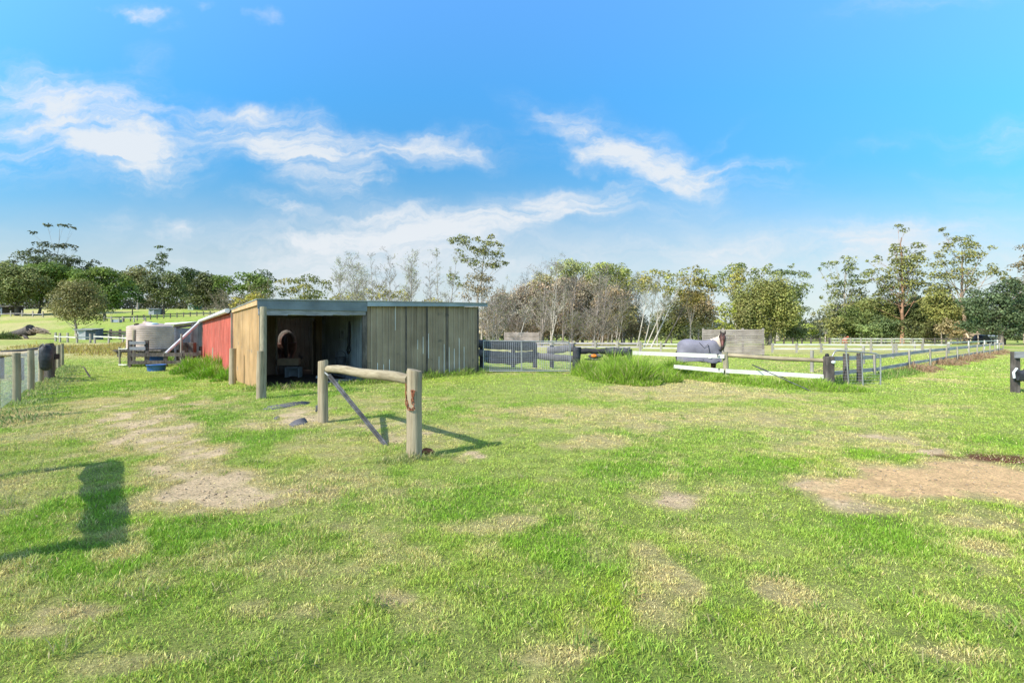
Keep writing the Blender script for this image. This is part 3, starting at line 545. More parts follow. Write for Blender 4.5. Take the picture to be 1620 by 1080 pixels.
# pale strips that put grazing sunlight on the rib edges into colour
for s, z0, z1 in [(3.7, 1.75, 2.5), (3.06, .1, .75), (3.25, .1, .7), (3.45, .1, .85), (4.42, 1.15, 1.45), (4.6, 1.0, 1.55), (4.78, .85, 1.65), (5.3, .35, .9), (5.49, .35, 1.3), (5.68, .35, 1.2), (5.87, .35, 1.15), (6.06, .35, 1.5), (6.25, .4, 1.2)]:
    s = SB + .02 + round((s - SB - .02) / .19) * .19 + .19 * .80
    b = MB(); b.beam(SP(s, -.0405, z0), SP(s, -.0405, z1), .018, .004, (WX, WY, 0)); b.build('rib_highlight', 'gutter', shed)
sheet(MB(), SE, 0, SE, 8, K(2.5), K(-.1), .19, .03, 'trap', 1).build('side_wall', 'olive', shed)
sheet(MB(), SE, 8, 0, 8, K(2.45), K(-.3), .19, .03, 'trap', 1).build('back_wall', 'olive', shed)
sheet(MB(), SB - .02, .12, SB - .02, 4.9, K(2.42), K(.02), .076, .02, 'wave', -1).build('partition', 'silver', shed, label='corrugated iron partition inside the bay')
# back wall of the bay with a doorway beside the partition
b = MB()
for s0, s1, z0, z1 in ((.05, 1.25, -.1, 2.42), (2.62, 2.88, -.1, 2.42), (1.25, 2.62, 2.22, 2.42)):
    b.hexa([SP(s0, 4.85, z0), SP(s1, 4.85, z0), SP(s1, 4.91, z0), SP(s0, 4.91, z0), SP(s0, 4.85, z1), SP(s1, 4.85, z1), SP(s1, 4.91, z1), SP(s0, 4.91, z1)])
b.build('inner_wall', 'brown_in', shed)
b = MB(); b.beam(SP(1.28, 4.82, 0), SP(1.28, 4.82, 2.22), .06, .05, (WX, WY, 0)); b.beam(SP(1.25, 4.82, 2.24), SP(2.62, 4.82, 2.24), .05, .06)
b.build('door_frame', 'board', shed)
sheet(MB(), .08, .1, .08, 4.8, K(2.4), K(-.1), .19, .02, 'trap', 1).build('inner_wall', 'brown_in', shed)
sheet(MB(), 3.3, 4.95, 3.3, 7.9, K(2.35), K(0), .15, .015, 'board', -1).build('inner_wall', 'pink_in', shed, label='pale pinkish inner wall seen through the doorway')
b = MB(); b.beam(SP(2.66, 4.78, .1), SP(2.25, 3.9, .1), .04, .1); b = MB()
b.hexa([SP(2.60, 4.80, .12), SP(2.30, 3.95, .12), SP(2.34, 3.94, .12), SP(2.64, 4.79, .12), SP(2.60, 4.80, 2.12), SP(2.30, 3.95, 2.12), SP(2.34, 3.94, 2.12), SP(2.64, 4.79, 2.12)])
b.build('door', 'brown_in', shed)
# posts, beam, fascia, roof, gutter
px, py = G(415, 631)
px2 = (416.5 - 810) / 800 * (py + .45)
b = MB(); b.tube([(px, py, -.2), ((px + px2) / 2 + .01, py + .22, 1.1), (px2, py + .45, 2.28)], [.085, .08, .078], 14, jit=.06)
b.build('corner_post', 'greenpost', shed)
for s, t0, zz, w in ((.04, -.05, 2.3, .10), (SB - .04, -.03, 2.35, .14), (SE - .02, -.01, 2.5, .05)): b = MB(); b.beam(SP(s, t0, -.1), SP(s, t0, zz), w, .06, (WX, WY, 0)); b.build('frame_post', 'darkwood', shed)
b = MB(); n = 12
for i in range(n):
    s0 = -.03 + (SB + .0) * i / n; s1 = -.03 + SB * (i + 1) / n; d0 = .02 * random.random()
    b.hexa([SP(s0, -.10, 2.13 + d0 + .005 * i), SP(s1, -.10, 2.13 + d0 + .005 * i), SP(s1, -.03, 2.13 + .005 * i), SP(s0, -.03, 2.13 + .005 * i), SP(s0, -.10, 2.315), SP(s1, -.10, 2.315), SP(s1, -.03, 2.315), SP(s0, -.03, 2.315)])
b.build('beam', 'beam', shed)
b = MB(); b.hexa([SP(-.06, -.14, 2.30), SP(SB, -.14, 2.315), SP(SB, -.115, 2.315), SP(-.06, -.115, 2.30), SP(-.06, -.14, 2.535), SP(SB, -.14, 2.60), SP(SB, -.115, 2.60), SP(-.06, -.115, 2.535)])
b.build('fascia', 'fascia', shed)
b = MB(); b.hexa([SP(SB + .004, -.17, 2.465), SP(SE + .28, -.17, 2.60), SP(SE + .28, -.13, 2.60), SP(SB + .004, -.13, 2.465), SP(SB + .004, -.17, 2.60), SP(SE + .28, -.17, 2.69), SP(SE + .28, -.13, 2.69), SP(SB + .004, -.13, 2.60)])
b.build('fascia', 'fascia2', shed, label='pale blue-grey fascia over the olive wall')
b = MB()
def slab(b, s0, s1, t0, t1, z00, z10, z11, z01, th=.03):
    b.hexa([SP(s0, t0, z00), SP(s1, t0, z10), SP(s1, t1, z11), SP(s0, t1, z01), SP(s0, t0, z00 + th), SP(s1, t0, z10 + th), SP(s1, t1, z11 + th), SP(s0, t1, z01 + th)])
slab(b, -.09, SB + .0, -.17, TB + .1, 2.54, 2.605, 2.56, 2.50); slab(b, SB + .002, SE + .33, -.19, 8.1, 2.607, 2.695, 2.6, 2.58)
b.build('roof', 'roof', shed)
b = MB(); slab(b, -.10, 2.9, TB + .75, 8.1, 2.50, 2.58, 2.57, 2.49, .03); slab(b, -.1, 4.2, 8.11, TR + .1, 2.49, 2.62, 2.58, 2.45, .03)  # unseen gap left before the first slab, added to light the back room
b.build('roof', 'roof', shed)
b = MB(); b.hexa([SP(-.075, -.12, 2.40), SP(-.045, -.12, 2.40), SP(-.045, TB, 2.40), SP(-.075, TB, 2.40), SP(-.075, -.12, 2.535), SP(-.045, -.12, 2.535), SP(-.045, TB, 2.495), SP(-.075, TB, 2.495)]); b.build('barge_board', 'cream', shed)
b = MB(); b.tube([SP(-.20, TB + .1, 2.47), SP(-.20, TR + .3, 2.43)], .085, 10); b.build('gutter', 'gutter', shed)
for tq in (TB, TR - .02): b = MB(); b.beam(SP(-.07, tq, -.15), SP(-.07, tq, 2.42), .06, .04, (WX, WY, 0)); b.build('trim', 'pale_post', shed)
sheet(MB(), 4.1, 8.1, 4.1, TR, K(2.4), K(1.2), .19, .03, 'trap', 1).build('side_wall', 'silver', shed)
sheet(MB(), 4.1, TR, 0, TR, K(2.4), K(-.3), .19, .03, 'trap', 1).build('back_wall', 'silver', shed)
g0 = SP(-.22, TR + .2, 2.36); pe = W(262, 559, 26.6); pt = W(262, 512.5, 36)
b = MB(); b.tube([g0, pe], .075, 10); b.build('downpipe', 'gutter', shed, label='white downpipe slanting down to the yard rail')
b = MB(); b.tube([g0, pt], .07, 10); b.build('downpipe', 'gutter', shed, label='white pipe running level to the tank top')
# interior floor
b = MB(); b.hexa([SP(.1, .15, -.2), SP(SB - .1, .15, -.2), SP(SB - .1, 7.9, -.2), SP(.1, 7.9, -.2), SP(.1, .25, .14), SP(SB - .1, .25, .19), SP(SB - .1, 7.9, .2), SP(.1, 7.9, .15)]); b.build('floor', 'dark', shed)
# bits fixed to the partition
b = MB(); b.box(SP(SB - .09, 2.15, 1.62), (.12, .10, .26), .6); b.build('switch_box', 'matting', shed)
def corr_thing(*a): pass
# grey lean-to at the far end, turned to the camera
lt = thing('lean_to', 'bare grey board lean-to with a blue-grey ribbed door beyond the red wall', 'shed', SP(-1.2, TR + .6, gz(*SP(-1.2, TR + .6, 0)[:2])))
sheet(MB(), -.62, TR + .5, .05, TR + .5, lin(2.30, 2.42), K(-.4), .14, .02, 'board', 1).build('wall', 'greyboards', lt)
sheet(MB(), -1.38, TR + .5, -.64, TR + .5, K(2.02), K(.75), .10, .02, 'trap', 1).build('door', 'bluedoor', lt)
b = MB(); b.hexa([SP(-1.45, TR + .46, 1.98), SP(-.62, TR + .46, 2.1), SP(-.62, TR + .56, 2.1), SP(-1.45, TR + .56, 1.98), SP(-1.45, TR + .46, 2.12), SP(-.62, TR + .46, 2.24), SP(-.62, TR + .56, 2.24), SP(-1.45, TR + .56, 2.12)]); b.build('lintel', 'darkwood', lt)
b = MB(); b.hexa([SP(-1.45, TR + .4, 2.20), SP(.1, TR + .4, 2.46), SP(.1, TR + 6, 2.4), SP(-1.45, TR + 6, 2.1), SP(-1.45, TR + .4, 2.23), SP(.1, TR + .4, 2.49), SP(.1, TR + 6, 2.43), SP(-1.45, TR + 6, 2.13)]); b.build('roof', 'roof', lt)
b = MB(); b.hexa([SP(-1.36, TR + .7, -.4), SP(-.64, TR + .7, -.4), SP(-.64, TR + .8, -.4), SP(-1.36, TR + .8, -.4), SP(-1.36, TR + .7, .74), SP(-.64, TR + .7, .74), SP(-.64, TR + .8, .74), SP(-1.36, TR + .8, .74)]); b.build('opening_shade', 'dark', lt)  # solid dark panel: the shade under the door put into its colour
b = MB()
for s in (-1.40, -1.0, -.64): b.beam(SP(s, TR + .45, -.4), SP(s, TR + .45, 2.05 if s != -1.0 else .8), .09, .07, (WX, WY, 0))
b.build('frame_post', 'beam', lt)

# things in the bay
def at_s(s, t): 
    p = SP(s, t, 0); return p
p = SP(1.55, 3.3, .17); 
t = thing('feed_tub', 'small pale grey plastic tub standing on its side inside the dark bay', 'tub', p)
b = MB()
for dx, dz, w, h in ((-.22, .17, .03, .34), (.22, .17, .03, .34), (0, .33, .44, .03)): b.box((p[0] + dx, p[1], p[2] + dz), (w, .3, h))
b.build('rim', 'fascia2', t); b = MB(); b.box((p[0], p[1] + .13, p[2] + .17), (.42, .02, .30)); b.build('base', 'fascia2', t)
p = SP(1.62, 4.5, .2); b = MB(); b.box((p[0] + .02, p[1], p[2] + .44), (.72, .35, .24), .2); o = b.build('feed_bin', 'straw', None, p, bevel=.01); tagp(o, 'brown cardboard feed box at the foot of the dark doorway', 'box'); 
b = MB(); b.box((p[0] + .02, p[1], p[2] + .16), (.62, .30, .31), .2); o = b.build('crate', 'darkwood', None, p, bevel=.01); tagp(o, 'dark crate under the brown box inside the bay', 'crate')
p = SP(2.15, 2.3, .19); t = thing('broom', 'broom with an orange handle leaning low inside the bay', 'broom', p)
b = MB(); b.tube([p, (p[0] + .55, p[1] + .1, p[2] + .38)], .018, 8); b.build('handle', 'white', t); b = MB(); b.tube([(p[0] + .06, p[1] + .01, p[2] + .05), (p[0] + .28, p[1] + .05, p[2] + .20)], .03, 8); b.build('grip', 'orange', t)
b = MB(); b.box((p[0] - .03, p[1], p[2] + .02), (.16, .10, .09), .3); b.build('head', 'whitepl', t)
p = SP(2.55, 1.3, .2); b = MB(); b.blob((p[0], p[1], p[2] + .55), (.20, .16, .26), 12, 8, .1)
t = thing('rubber_bucket', 'black rubber bucket hanging on the corrugated partition', 'bucket', p); b = MB(); b.lathe((p[0], p[1], p[2] + .40), [(.13, 0), (.18, .30), (.185, .31), (.165, .30), (.12, .02)], 16); b.build('pail', 'rubber', t)
b = MB(); b.tube([(p[0] + .17 * cos(a), p[1], p[2] + .70 + .20 * sin(a)) for a in np.linspace(0, pi, 10)], .010, 6); b.build('handle', 'rubber', t)
p = SP(2.80, 1.3, .25); t = thing('halter', 'black leather halter and straps hung on the iron partition', 'halter', p); b = MB()
b.tube([SP(2.82, 1.3, 2.05), SP(2.80, 1.28, 1.5), SP(2.80, 1.32, 1.05)], [.03, .05, .02], 8, jit=.4); b.tube([SP(2.80, 1.5, 1.1), SP(2.78, 1.3, 1.0), SP(2.80, 1.1, 1.12), SP(2.8, 1.3, 1.3), SP(2.80, 1.5, 1.1)], .022, 6); b.build('straps', 'strap', t)
for i, (s, tt, w, txt) in enumerate(((2.2, .5, .9, 'weathered board lying on the ground at the bay edge under the partition'), (2.45, .8, .6, 'shorter pale board lying behind the first board in the bay'))):
    q = SP(s, tt, .2); b = MB(); b.box((q[0], q[1], gz(q[0], q[1]) + .05 + .02 * i), (w, .14, .035), .1 + .2 * i); o = b.build('loose_board', 'board', None, q); tagp(o, txt, 'board')

# ------------------------------------------------------------------ water tank and yard by the shed
tX, tY, _ = W(241.5, 530, 38); tz = gz(tX, tY); tb = EYE + (530 - 552) / 800 * 38; tt_ = EYE + (530 - 517) / 800 * 38
tank = thing('water_tank', 'round beige ribbed rainwater tank on a dark timber stand', 'water tank', (tX, tY, tz))
h = tt_ - tb; prof = [(0, 0), (1.56, 0)]; nr_ = 12
for i in range(nr_):
    z0 = .03 + (h - .06) * i / nr_; dz = (h - .06) / nr_
    prof += [(1.60, z0 + dz * .1), (1.60, z0 + dz * .72), (1.578, z0 + dz * .8), (1.578, z0 + dz * .95)]
prof += [(1.60, h), (1.52, h + .05)]
b = MB(); b.lathe((tX, tY, tb), prof, 64); b.build('body', 'tank', tank)
b = MB(); b.lathe((tX, tY, tb), [(1.53, h + .045), (1.2, h + .14), (.6, h + .27), (0, h + .30)], 48); b.build('roof', 'tank', tank)
b = MB(); b.lathe((tX - .02, tY - .5, tb + h), [(.30, .12), (.30, .34), (.26, .38), (0, .40)], 24); b.build('hatch', 'tank', tank)
b = MB(); b.lathe((tX + .45, tY - .7, tb + h), [(.36, .10), (.36, .26), (.30, .29), (0, .30)], 24); b.build('strainer', 'whitepl', tank)
b = MB(); b.tube([(tX - .35, tY - 1.3, tb + h + .14), (tX - .35, tY - 1.0, tb + h + .16)], .09, 12); b.build('overflow_pipe', 'dark', tank)
b = MB()
for x in (-1.5, -.75, 0, .75, 1.5):
    for y in (-1.3, 0, 1.3): b.box((tX + x, tY + y, (tz + tb) / 2 - .1), (.18, .18, tb - tz + .2 - .24))
for y in (-1.3, 0, 1.3): b.box((tX, tY + y, tb - .17), (3.5, .16, .10))
for i in range(12): b.box((tX - 1.6 + .29 * i, tY, tb - .06), (.26, 3.2, .11))
b.build('stand', 'darkwood', tank)

def board_fence(name, label, pts, rails, postmat, railmat, ph, post='round', pr=.06, rw=.035, side=-1, cat='fence', jit=.02, group=None, railn='rail', skip=()):
    """pts: post positions (X, Y); rails: (height above ground, board depth)"""
    t = thing(name, label, cat, (pts[0][0], pts[0][1], gz(*pts[0])), group)
    for X, Y in pts:
        z = gz(X, Y); b = MB(); lx = (random.random() - .5) * jit * 2; ly = (random.random() - .5) * jit * 2; hh = ph * (1 + (random.random() - .5) * .06)
        if post == 'round': b.tube([(X, Y, z - .2), (X + lx, Y + ly, z + hh)], [pr, pr * .95], 10, jit=.05)
        else: b.beam((X, Y, z - .2), (X + lx, Y + ly, z + hh), pr * 2, pr * 1.3, (pts[-1][1] - pts[0][1], -(pts[-1][0] - pts[0][0]), 0))
        b.build('post', postmat, t)
    for zr, bh in rails:
        for i in range(len(pts) - 1):
            if (i, zr) in skip: continue
            (x0, y0), (x1, y1) = pts[i], pts[i + 1]; L_ = math.hypot(x1 - x0, y1 - y0); nx, ny = (y1 - y0) / L_ * (pr + rw / 2) * -side, -(x1 - x0) / L_ * (pr + rw / 2) * -side
            e = .01; dx, dy = (x1 - x0) / L_ * e, (y1 - y0) / L_ * e
            b = MB(); b.beam((x0 + nx + dx, y0 + ny + dy, gz(x0, y0) + zr + (random.random() - .5) * jit), (x1 + nx - dx, y1 + ny - dy, gz(x1, y1) + zr + (random.random() - .5) * jit), rw, bh); b.build(railn, railmat, t)
    return t
# dark yard rails
y1 = [W(206, 0, 27)[:2], W(232, 0, 27.2)[:2]]
t = board_fence('rail_fence', 'short dark timber rail panel in front of the beige tank', y1, [(1.28, .16), (.98, .17)], 'darkwood', 'beam', 1.42, 'sq', .09, .045, -1)
y2 = [W(205, 0, 26.3)[:2], W(233, 0, 26.5)[:2], W(262, 0, 26.7)[:2], W(290, 0, 26.9)[:2], W(316, 0, 27.2)[:2]]
t = board_fence('rail_fence', 'low dark timber yard rails over the blue tub beside the red shed', y2, [(.66, .19), (.26, .18)], 'darkwood', 'darkwood', .85, 'sq', .08, .045, -1)
for i, (x, D, hh, r, txt) in enumerate(((211, 28, 2.0, .10, 'tall pale timber post at the left edge of the beige tank'), (286, 27.4, 1.75, .05, 'thin white post in front of the lean-to'))):
    X, Y, _ = W(x, 0, D); b = MB(); b.tube([(X, Y, gz(X, Y) - .2), (X + .04, Y, gz(X, Y) + hh)], r, 10, jit=.05); o = b.build('post', 'pale_post' if i else 'post', None, (X, Y, gz(X, Y))); tagp(o, txt, 'post')
X0, Y0, _ = W(189.5, 0, 27.5); X1, Y1, _ = W(204, 0, 27.3)
t = board_fence('gate', 'thin green-posted side gate left of the dark yard rails', [(X0, Y0), (X1, Y1)], [(.95, .05), (.08, .06)], 'greenpost', 'white', 1.05, 'round', .05, .04, -1, 'gate')
def tub(px_, py_, r, h, txt, D=None):
    X, Y = G(px_, py_) if D is None else W(px_, 0, D)[:2]; z = gz(X, Y); t = thing('plastic_tub', txt, 'tub', (X, Y, z)); b = MB(); b.lathe((X, Y, z), [(r * .88, -.05), (r, h), (r * 1.04, h), (r * 1.04, h + .03), (r * .96, h + .03), (r * .86, .05), (0, .05)], 36); b.build('shell', 'blue', t)
    b = MB(); b.lathe((X, Y, z), [(0, h * .5), (r * .9, h * .5)], 24); b.build('contents', 'dark', t)
tub(247.5, 586.5, .38, .26, 'round blue half-drum tub on the grass in front of the dark rails')
tub(249, 0, .50, .62, 'second blue drum, mostly hidden behind the dark rails under the tank', 28.2)
t = thing('feed_box', 'dark square feed box standing below the blue-grey door', 'box', (*W(297, 0, 28.5)[:2], 0)); X, Y, _ = W(297, 0, 28.5); z = gz(X, Y); b = MB(); b.box((X, Y, z + .82), (.72, .6, .9), .3); b.build('body', 'darkwood', t, bevel=.02); b = MB(); b.box((X - .04, Y - .33, z + .84), (.42, .06, .6), .3); b.build('door', 'dark', t)
# single posts along the side wall
for x, yt, yb, r, mat, txt in ((367.5, 551, 608, .10, 'post', 'stout grey timber post standing before the cream wall'), (338, 550, 584, .085, 'greenpost', 'grey-green post with a cream cap edge standing before the red wall'), (317, 548, 577, .085, 'darkwood', 'dark short post at the far end of the red wall'), (410.5, 555, 631, .075, 'post', 'short weathered post tied against the shed corner post')):
    X, Y = G(x, yb); z = gz(X, Y); zt_ = EYE + (530 - yt) / 800 * Y
    b = MB(); b.tube([(X, Y, z - .2), (X + .01, Y, (z + zt_) / 2), (X + .02, Y, zt_)], [r, r * .97, r * .95], 12, jit=.05); o = b.build('post', mat, None, (X, Y, z)); tagp(o, txt, 'post')

# ------------------------------------------------------------------ hitching frame in the foreground
pA = G(511, 668); pB = G(655.5, 724); zA = gz(*pA); zB = gz(*pB); DA, DB = pA[1], pB[1]
hA = EYE + (530 - 570) / 800 * DA; hB = EYE + (530 - 585) / 800 * DB
hf = thing('hitching_frame', 'weathered round timber hitching frame of two posts and a sloping rail on the grass', 'hitching rail', (*pB, zB))
def rpost(p, z0, z1, r, name, par, mat='post', n=28):
    b = MB(); pts = [(p[0] + (random.random() - .5) * .008, p[1], z0 + (z1 - z0) * k) for k in (0, .2, .45, .7, .9, .985, 1)]; b.tube(pts, [r * 1.03, r * 1.02, r, r * .99, r * .985, r * .98, r * .93], n, jit=.018); return b.build(name, mat, par)
rpost(pA, zA - .2, hA, .088, 'post', hf); rpost(pB, zB - .2, hB, .1, 'post', hf)
r0 = Vector(W(518, 583.5, DA)); r1 = Vector(W(648, 601, DB)); dr = (r1 - r0)
pts = [r0 + dr * k + Vector((0, 0, .012 * sin(k * 9) + .02 * sin(pi * k))) for k in np.linspace(0, 1, 14)]
b = MB(); b.tube(pts, [.060, .066, .070, .070, .072, .070, .071, .074, .073, .072, .074, .073, .070, .066], 18, jit=.05); b.build('rail', 'log', hf)
s0 = Vector(W(519, 594, DA - .05)); gx, gy = G(611, 705); s1 = Vector((gx, gy, gz(gx, gy) - .02))
b = MB(); dv = (s1 - s0).normalized(); b.beam(s0, s1, .035, .035); b.beam(s0 + Vector((.03, -.01, .02)), s1 + Vector((.02, .0, .01)), .012, .05); b.build('brace', 'strut', hf)
b = MB(); b.tube([s0 + Vector((-.06, 0, .06)), s0 + Vector((.02, -.02, 0)), s0 + Vector((.05, -.02, -.06))], [.018, .02, .014], 8); b.build('brace_strap', 'galv', hf)
def link(b, c, d, r=.026, th=.0055, tw=0):
    d = Vector(d).normalized(); s = d.cross(Vector((0, 1, 0))).normalized(); n_ = d.cross(s); s, n_ = (s * cos(tw) + n_ * sin(tw)), None
    pts = [Vector(c) + d * cos(a) * r + s * sin(a) * r * .62 for a in np.linspace(0, 2 * pi, 13)]; b.tube(pts, th, 6, caps=False)
yb = pB[1] - .108
b = MB(); ch = [W(653, 618, yb), W(653, 626, yb), W(652.5, 634, yb), W(654, 640, yb), W(655, 645, yb), W(652, 648, yb), W(648, 648, yb), W(644.5, 644, yb + .01), W(643.2, 637, yb + .03), W(643, 629, yb + .05), W(643, 621, yb + .07), W(643, 613, yb + .08), W(643, 606, yb + .09)]
for i in range(len(ch) - 1):
    a_ = Vector(ch[i]); c_ = Vector(ch[i + 1]); k = max(1, int(round((c_ - a_).length / .038)))
    for q in range(k): link(b, a_ + (c_ - a_) * ((q + .5) / k), (c_ - a_), .026, .0055, (i + q) % 2 * pi / 2 * .8)
b.build('chain', 'rust', hf)
b = MB(); b.beam(W(649.5, 617.5, yb + .005), W(657, 618.5, yb + .005), .012, .016); b.tube([W(651, 618, yb), W(652, 627, yb - .01), W(654, 634, yb - .01)], .009, 8); b.tube([W(655.5, 619, yb), W(654.5, 626, yb - .015), W(652.5, 631, yb)], .007, 8); b.build('latch', 'rust', hf)
b = MB(); b.box((pA[0] - .10, pA[1] - .02, zA + .26), (.035, .05, .10)); b.tube([(pA[0] - .09, pA[1] - .02, zA + .24), (pA[0] - .12, pA[1] - .02, zA + .2)], .02, 8); b.build('hinge_pin', 'strut', hf)
X, Y = G(675, 719); b = MB(); b.blob((X, Y, gz(X, Y) + .03), (.10, .06, .05), 9, 6, .5); o = b.build('clod', 'rust', None, (X, Y, gz(X, Y))); tagp(o, 'reddish brown clod of earth at the foot of the chained post', 'clod')
# ground mats
def gsheet(pts_px, name, txt, mat='matting', th=.012, cat='mat'):
    P = [G(*q) for q in pts_px]; cx = sum(p[0] for p in P) / len(P); cy = sum(p[1] for p in P) / len(P); b = MB(); n = len(P)
    vs = [(p[0], p[1], gz(*p) + .010 + .006 * random.random()) for p in P]; b.add(vs + [(v[0], v[1], v[2] - .08) for v in vs] + [(cx, cy, gz(cx, cy) + .02)], [(i, (i + 1) % n, 2 * n) for i in range(n)] + [(i, i + n, (i + 1) % n + n, (i + 1) % n) for i in range(n)], True)
    o = b.build(name, mat, None, (cx, cy, gz(cx, cy))); tagp(o, txt, cat)
gsheet([(415, 648), (425, 643), (445, 640), (462, 636.5), (478, 635.5), (491, 637), (484, 641), (466, 642), (448, 646), (430, 648.5)], 'rubber_mat', 'long dark grey rubber mat half buried in grass before the open bay')
gsheet([(457, 672), (466, 666), (475, 662), (482, 662), (486, 668), (485, 672), (474, 672), (463, 676)], 'rubber_mat', 'torn purple-grey rubber mat showing in bare earth left of the hitching frame')
gsheet([(432, 663), (438, 659), (443, 660), (438, 665)], 'rubber_mat', 'small dark scrap of rubber mat in the dry patch before the bay')
X, Y = G(141, 597)
b = MB(); b.tube([(X + .05, Y, gz(X, Y)), (X - .02, Y, gz(X, Y) + .10), (X - .28, Y + .1, gz(X, Y) + .38), (X - .36, Y + .12, gz(X, Y) + .40)], [.03, .03, .022, .015], 8); o = b.build('bent_stick', 'darkwood', None, (X, Y, gz(X, Y))); tagp(o, 'bent dark stick standing out of the grass near the left fence', 'stick')

# ------------------------------------------------------------------ left wire fence with logs and a black feed bag
def LF(D, off=0): return (-11.76 - .82 * (D - 12) + off, D)
lf = thing('wire_fence', 'green-grey round post and wire mesh fence running away on the left', 'fence', (*LF(12), gz(*LF(12))))
LD = [3.0, 5.5, 9.4, 12, 14.6, 17.2, 19.8, 22.4, 25, 27.6]
for D in LD:
    X, Y = LF(D, .3 if D == 5.5 else 0); z = gz(X, Y); hh = 1.30 if D < 4 else 1.17; r = .07 if D == 5.5 else (.078 if D > 4 else .10)
    b = MB(); b.tube([(X, Y, z - .2), (X + .01, Y, z + hh * .5), (X, Y, z + hh)], [r, r * .98, r * .95], 14, jit=.04); b.build('post', 'greenpost', lf)
b = MB()
for i in range(len(LD) - 1):
    a_ = LF(LD[i], -.10); c_ = LF(LD[i + 1], -.10)
    for k in range(10):
        zz = .06 + .115 * k; b.tube([(a_[0], a_[1], gz(*a_) + zz), (c_[0], c_[1], gz(*c_) + zz)], .0028 if k not in (9,) else .004, 4, caps=False)
b.build('wire', 'wire', lf)
b = MB()
D = 8.2
while D < 27.6:
    X, Y = LF(D, -.10); z = gz(X, Y); b.tube([(X, Y, z + .06), (X, Y, z + 1.095)], .0022, 3, caps=False); D += .07
b.build('netting', 'mesh_wire', lf)
# black padding tied over the near span, just outside the picture: it throws the broad shadow
pad = thing('rail_padding', 'black padding sleeve over the near top rail of the left wire fence', 'padding', (*LF(4.2), gz(*LF(4.2)) + 1))
b = MB(); a_ = LF(3.0, .30); c_ = LF(5.5, .36); n = 10; vs = []
for i in range(n + 1):
    k = i / n; x = a_[0] + (c_[0] - a_[0]) * k; y = a_[1] + (c_[1] - a_[1]) * k; top = 1.20 + .01 * sin(k * 8); bot = 1.0 + .03 * sin(k * 21) - .06 * (k > .5)
    vs.append((x, y, top, bot))
for i in range(n):
    x0, y0, t0, b0 = vs[i]; x1, y1, t1, b1 = vs[i + 1]; q = .05
    b.hexa([(x0 - q, y0, b0), (x0 + q, y0, b0), (x1 + q, y1, b1), (x1 - q, y1, b1), (x0 - q, y0, t0), (x0 + q, y0, t0), (x1 + q, y1, t1), (x1 - q, y1, t1)])
b.build('sleeve', 'rubber', pad)
X, Y = LF(17.0, .18); z = gz(X, Y); bag = thing('feed_bag', 'black hanging feed bag slung over a post of the left wire fence', 'bag', (X, Y, z))
b = MB(); b.tube([(X, Y, z + .42), (X, Y, z + .50), (X, Y, z + .85), (X, Y, z + 1.12), (X, Y, z + 1.24), (X, Y, z + 1.29)], [.05, .16, .19, .17, .13, .05], 16, jit=.12); b.build('sack', 'rubber', bag)
b = MB(); b.tube([(X - .1, Y - .12, z + 1.22), (X, Y - .1, z + 1.32), (X + .1, Y - .12, z + 1.24)], .02, 6); b.build('strap', 'matting', bag)
X, Y = LF(18.6, .16); z = gz(X, Y); b = MB(); b.tube([(X, Y, z - .1), (X, Y, z + .6), (X + .02, Y, z + 1.15), (X, Y, z + 1.33)], [.15, .15, .17, .12], 12, jit=.12); o = b.build('stump_post', 'darkwood', None, (X, Y, z)); tagp(o, 'thick dark rotten post beside the black feed bag', 'post')
X, Y = LF(18.7, .34); z = gz(X, Y); b = MB(); b.box((X, Y, z + .84), (.20, .18, .20)); o = b.build('latch_box', 'strap', None, (X, Y, z + .84)); tagp(o, 'small black box fixed to the thick rotten post', 'box')
lg = [LF(17.3), W(34, 0, 18.2)[:2], W(2, 0, 18.6)[:2], W(-40, 0, 19.2)[:2]]
t = thing('log_rail_fence', 'log rail fence branching off left from the wire fence', 'fence', (*lg[1], gz(*lg[1])))
for p_ in lg[1:]:
    b = MB(); b.tube([(p_[0], p_[1], gz(*p_) - .2), (p_[0], p_[1], gz(*p_) + .82)], .08, 10, jit=.06); b.build('post', 'darkwood', t)
b = MB(); b.tube([(p_[0], p_[1], z0) for p_, z0 in zip(lg, (1.02, .93, .90, .86))], [.085, .085, .09, .09], 12, jit=.05); b.build('rail', 'post', t)
b = MB(); b.tube([(lg[0][0], lg[0][1], 1.17), ((lg[0][0] + lg[1][0]) / 2, lg[1][1], 1.14), (lg[1][0], lg[1][1], 1.05), (lg[2][0], lg[2][1], 1.0)], [.03, .05, .05, .03], 8, jit=.2); b.build('sagging_strip', 'strap', t)

# ------------------------------------------------------------------ mesh gate and padded rails
g0 = Vector((-1.0, 17.75, .30)); g1 = Vector((2.06, 17.85, .30)); zb = .34; ztp = 1.40
gate = thing('mesh_gate', 'wide galvanised mesh farm gate between the olive shed and the black padded post', 'gate', (2.06, 17.85, .3))
def GP(k, z): return (g0.x + (g1.x - g0.x) * k, g0.y + (g1.y - g0.y) * k, z)
b = MB(); b.tube([GP(0, zb), GP(0, ztp)], .024, 8); b.tube([GP(0, ztp), GP(.95, ztp - .03), GP(.98, ztp - .06), GP(.998, ztp - .15), GP(1, zb - .06)], .022, 8); b.tube([GP(0, zb), GP(1, zb)], .022, 8); b.tube([GP(.437, zb), GP(.437, ztp - .01)], .018, 8)
b.build('frame', 'galv', gate)
b = MB(); k = .0
for i in range(1, 42):
    b.tube([GP(i / 42, zb), GP(i / 42, ztp - .02)], .0042, 4, caps=False)
for i in range(1, 15): b.tube([GP(0, zb + 1.04 * i / 15), GP(1, zb + 1.04 * i / 15)], .0042, 4, caps=False)
b.build('mesh', 'mesh_wire', gate)
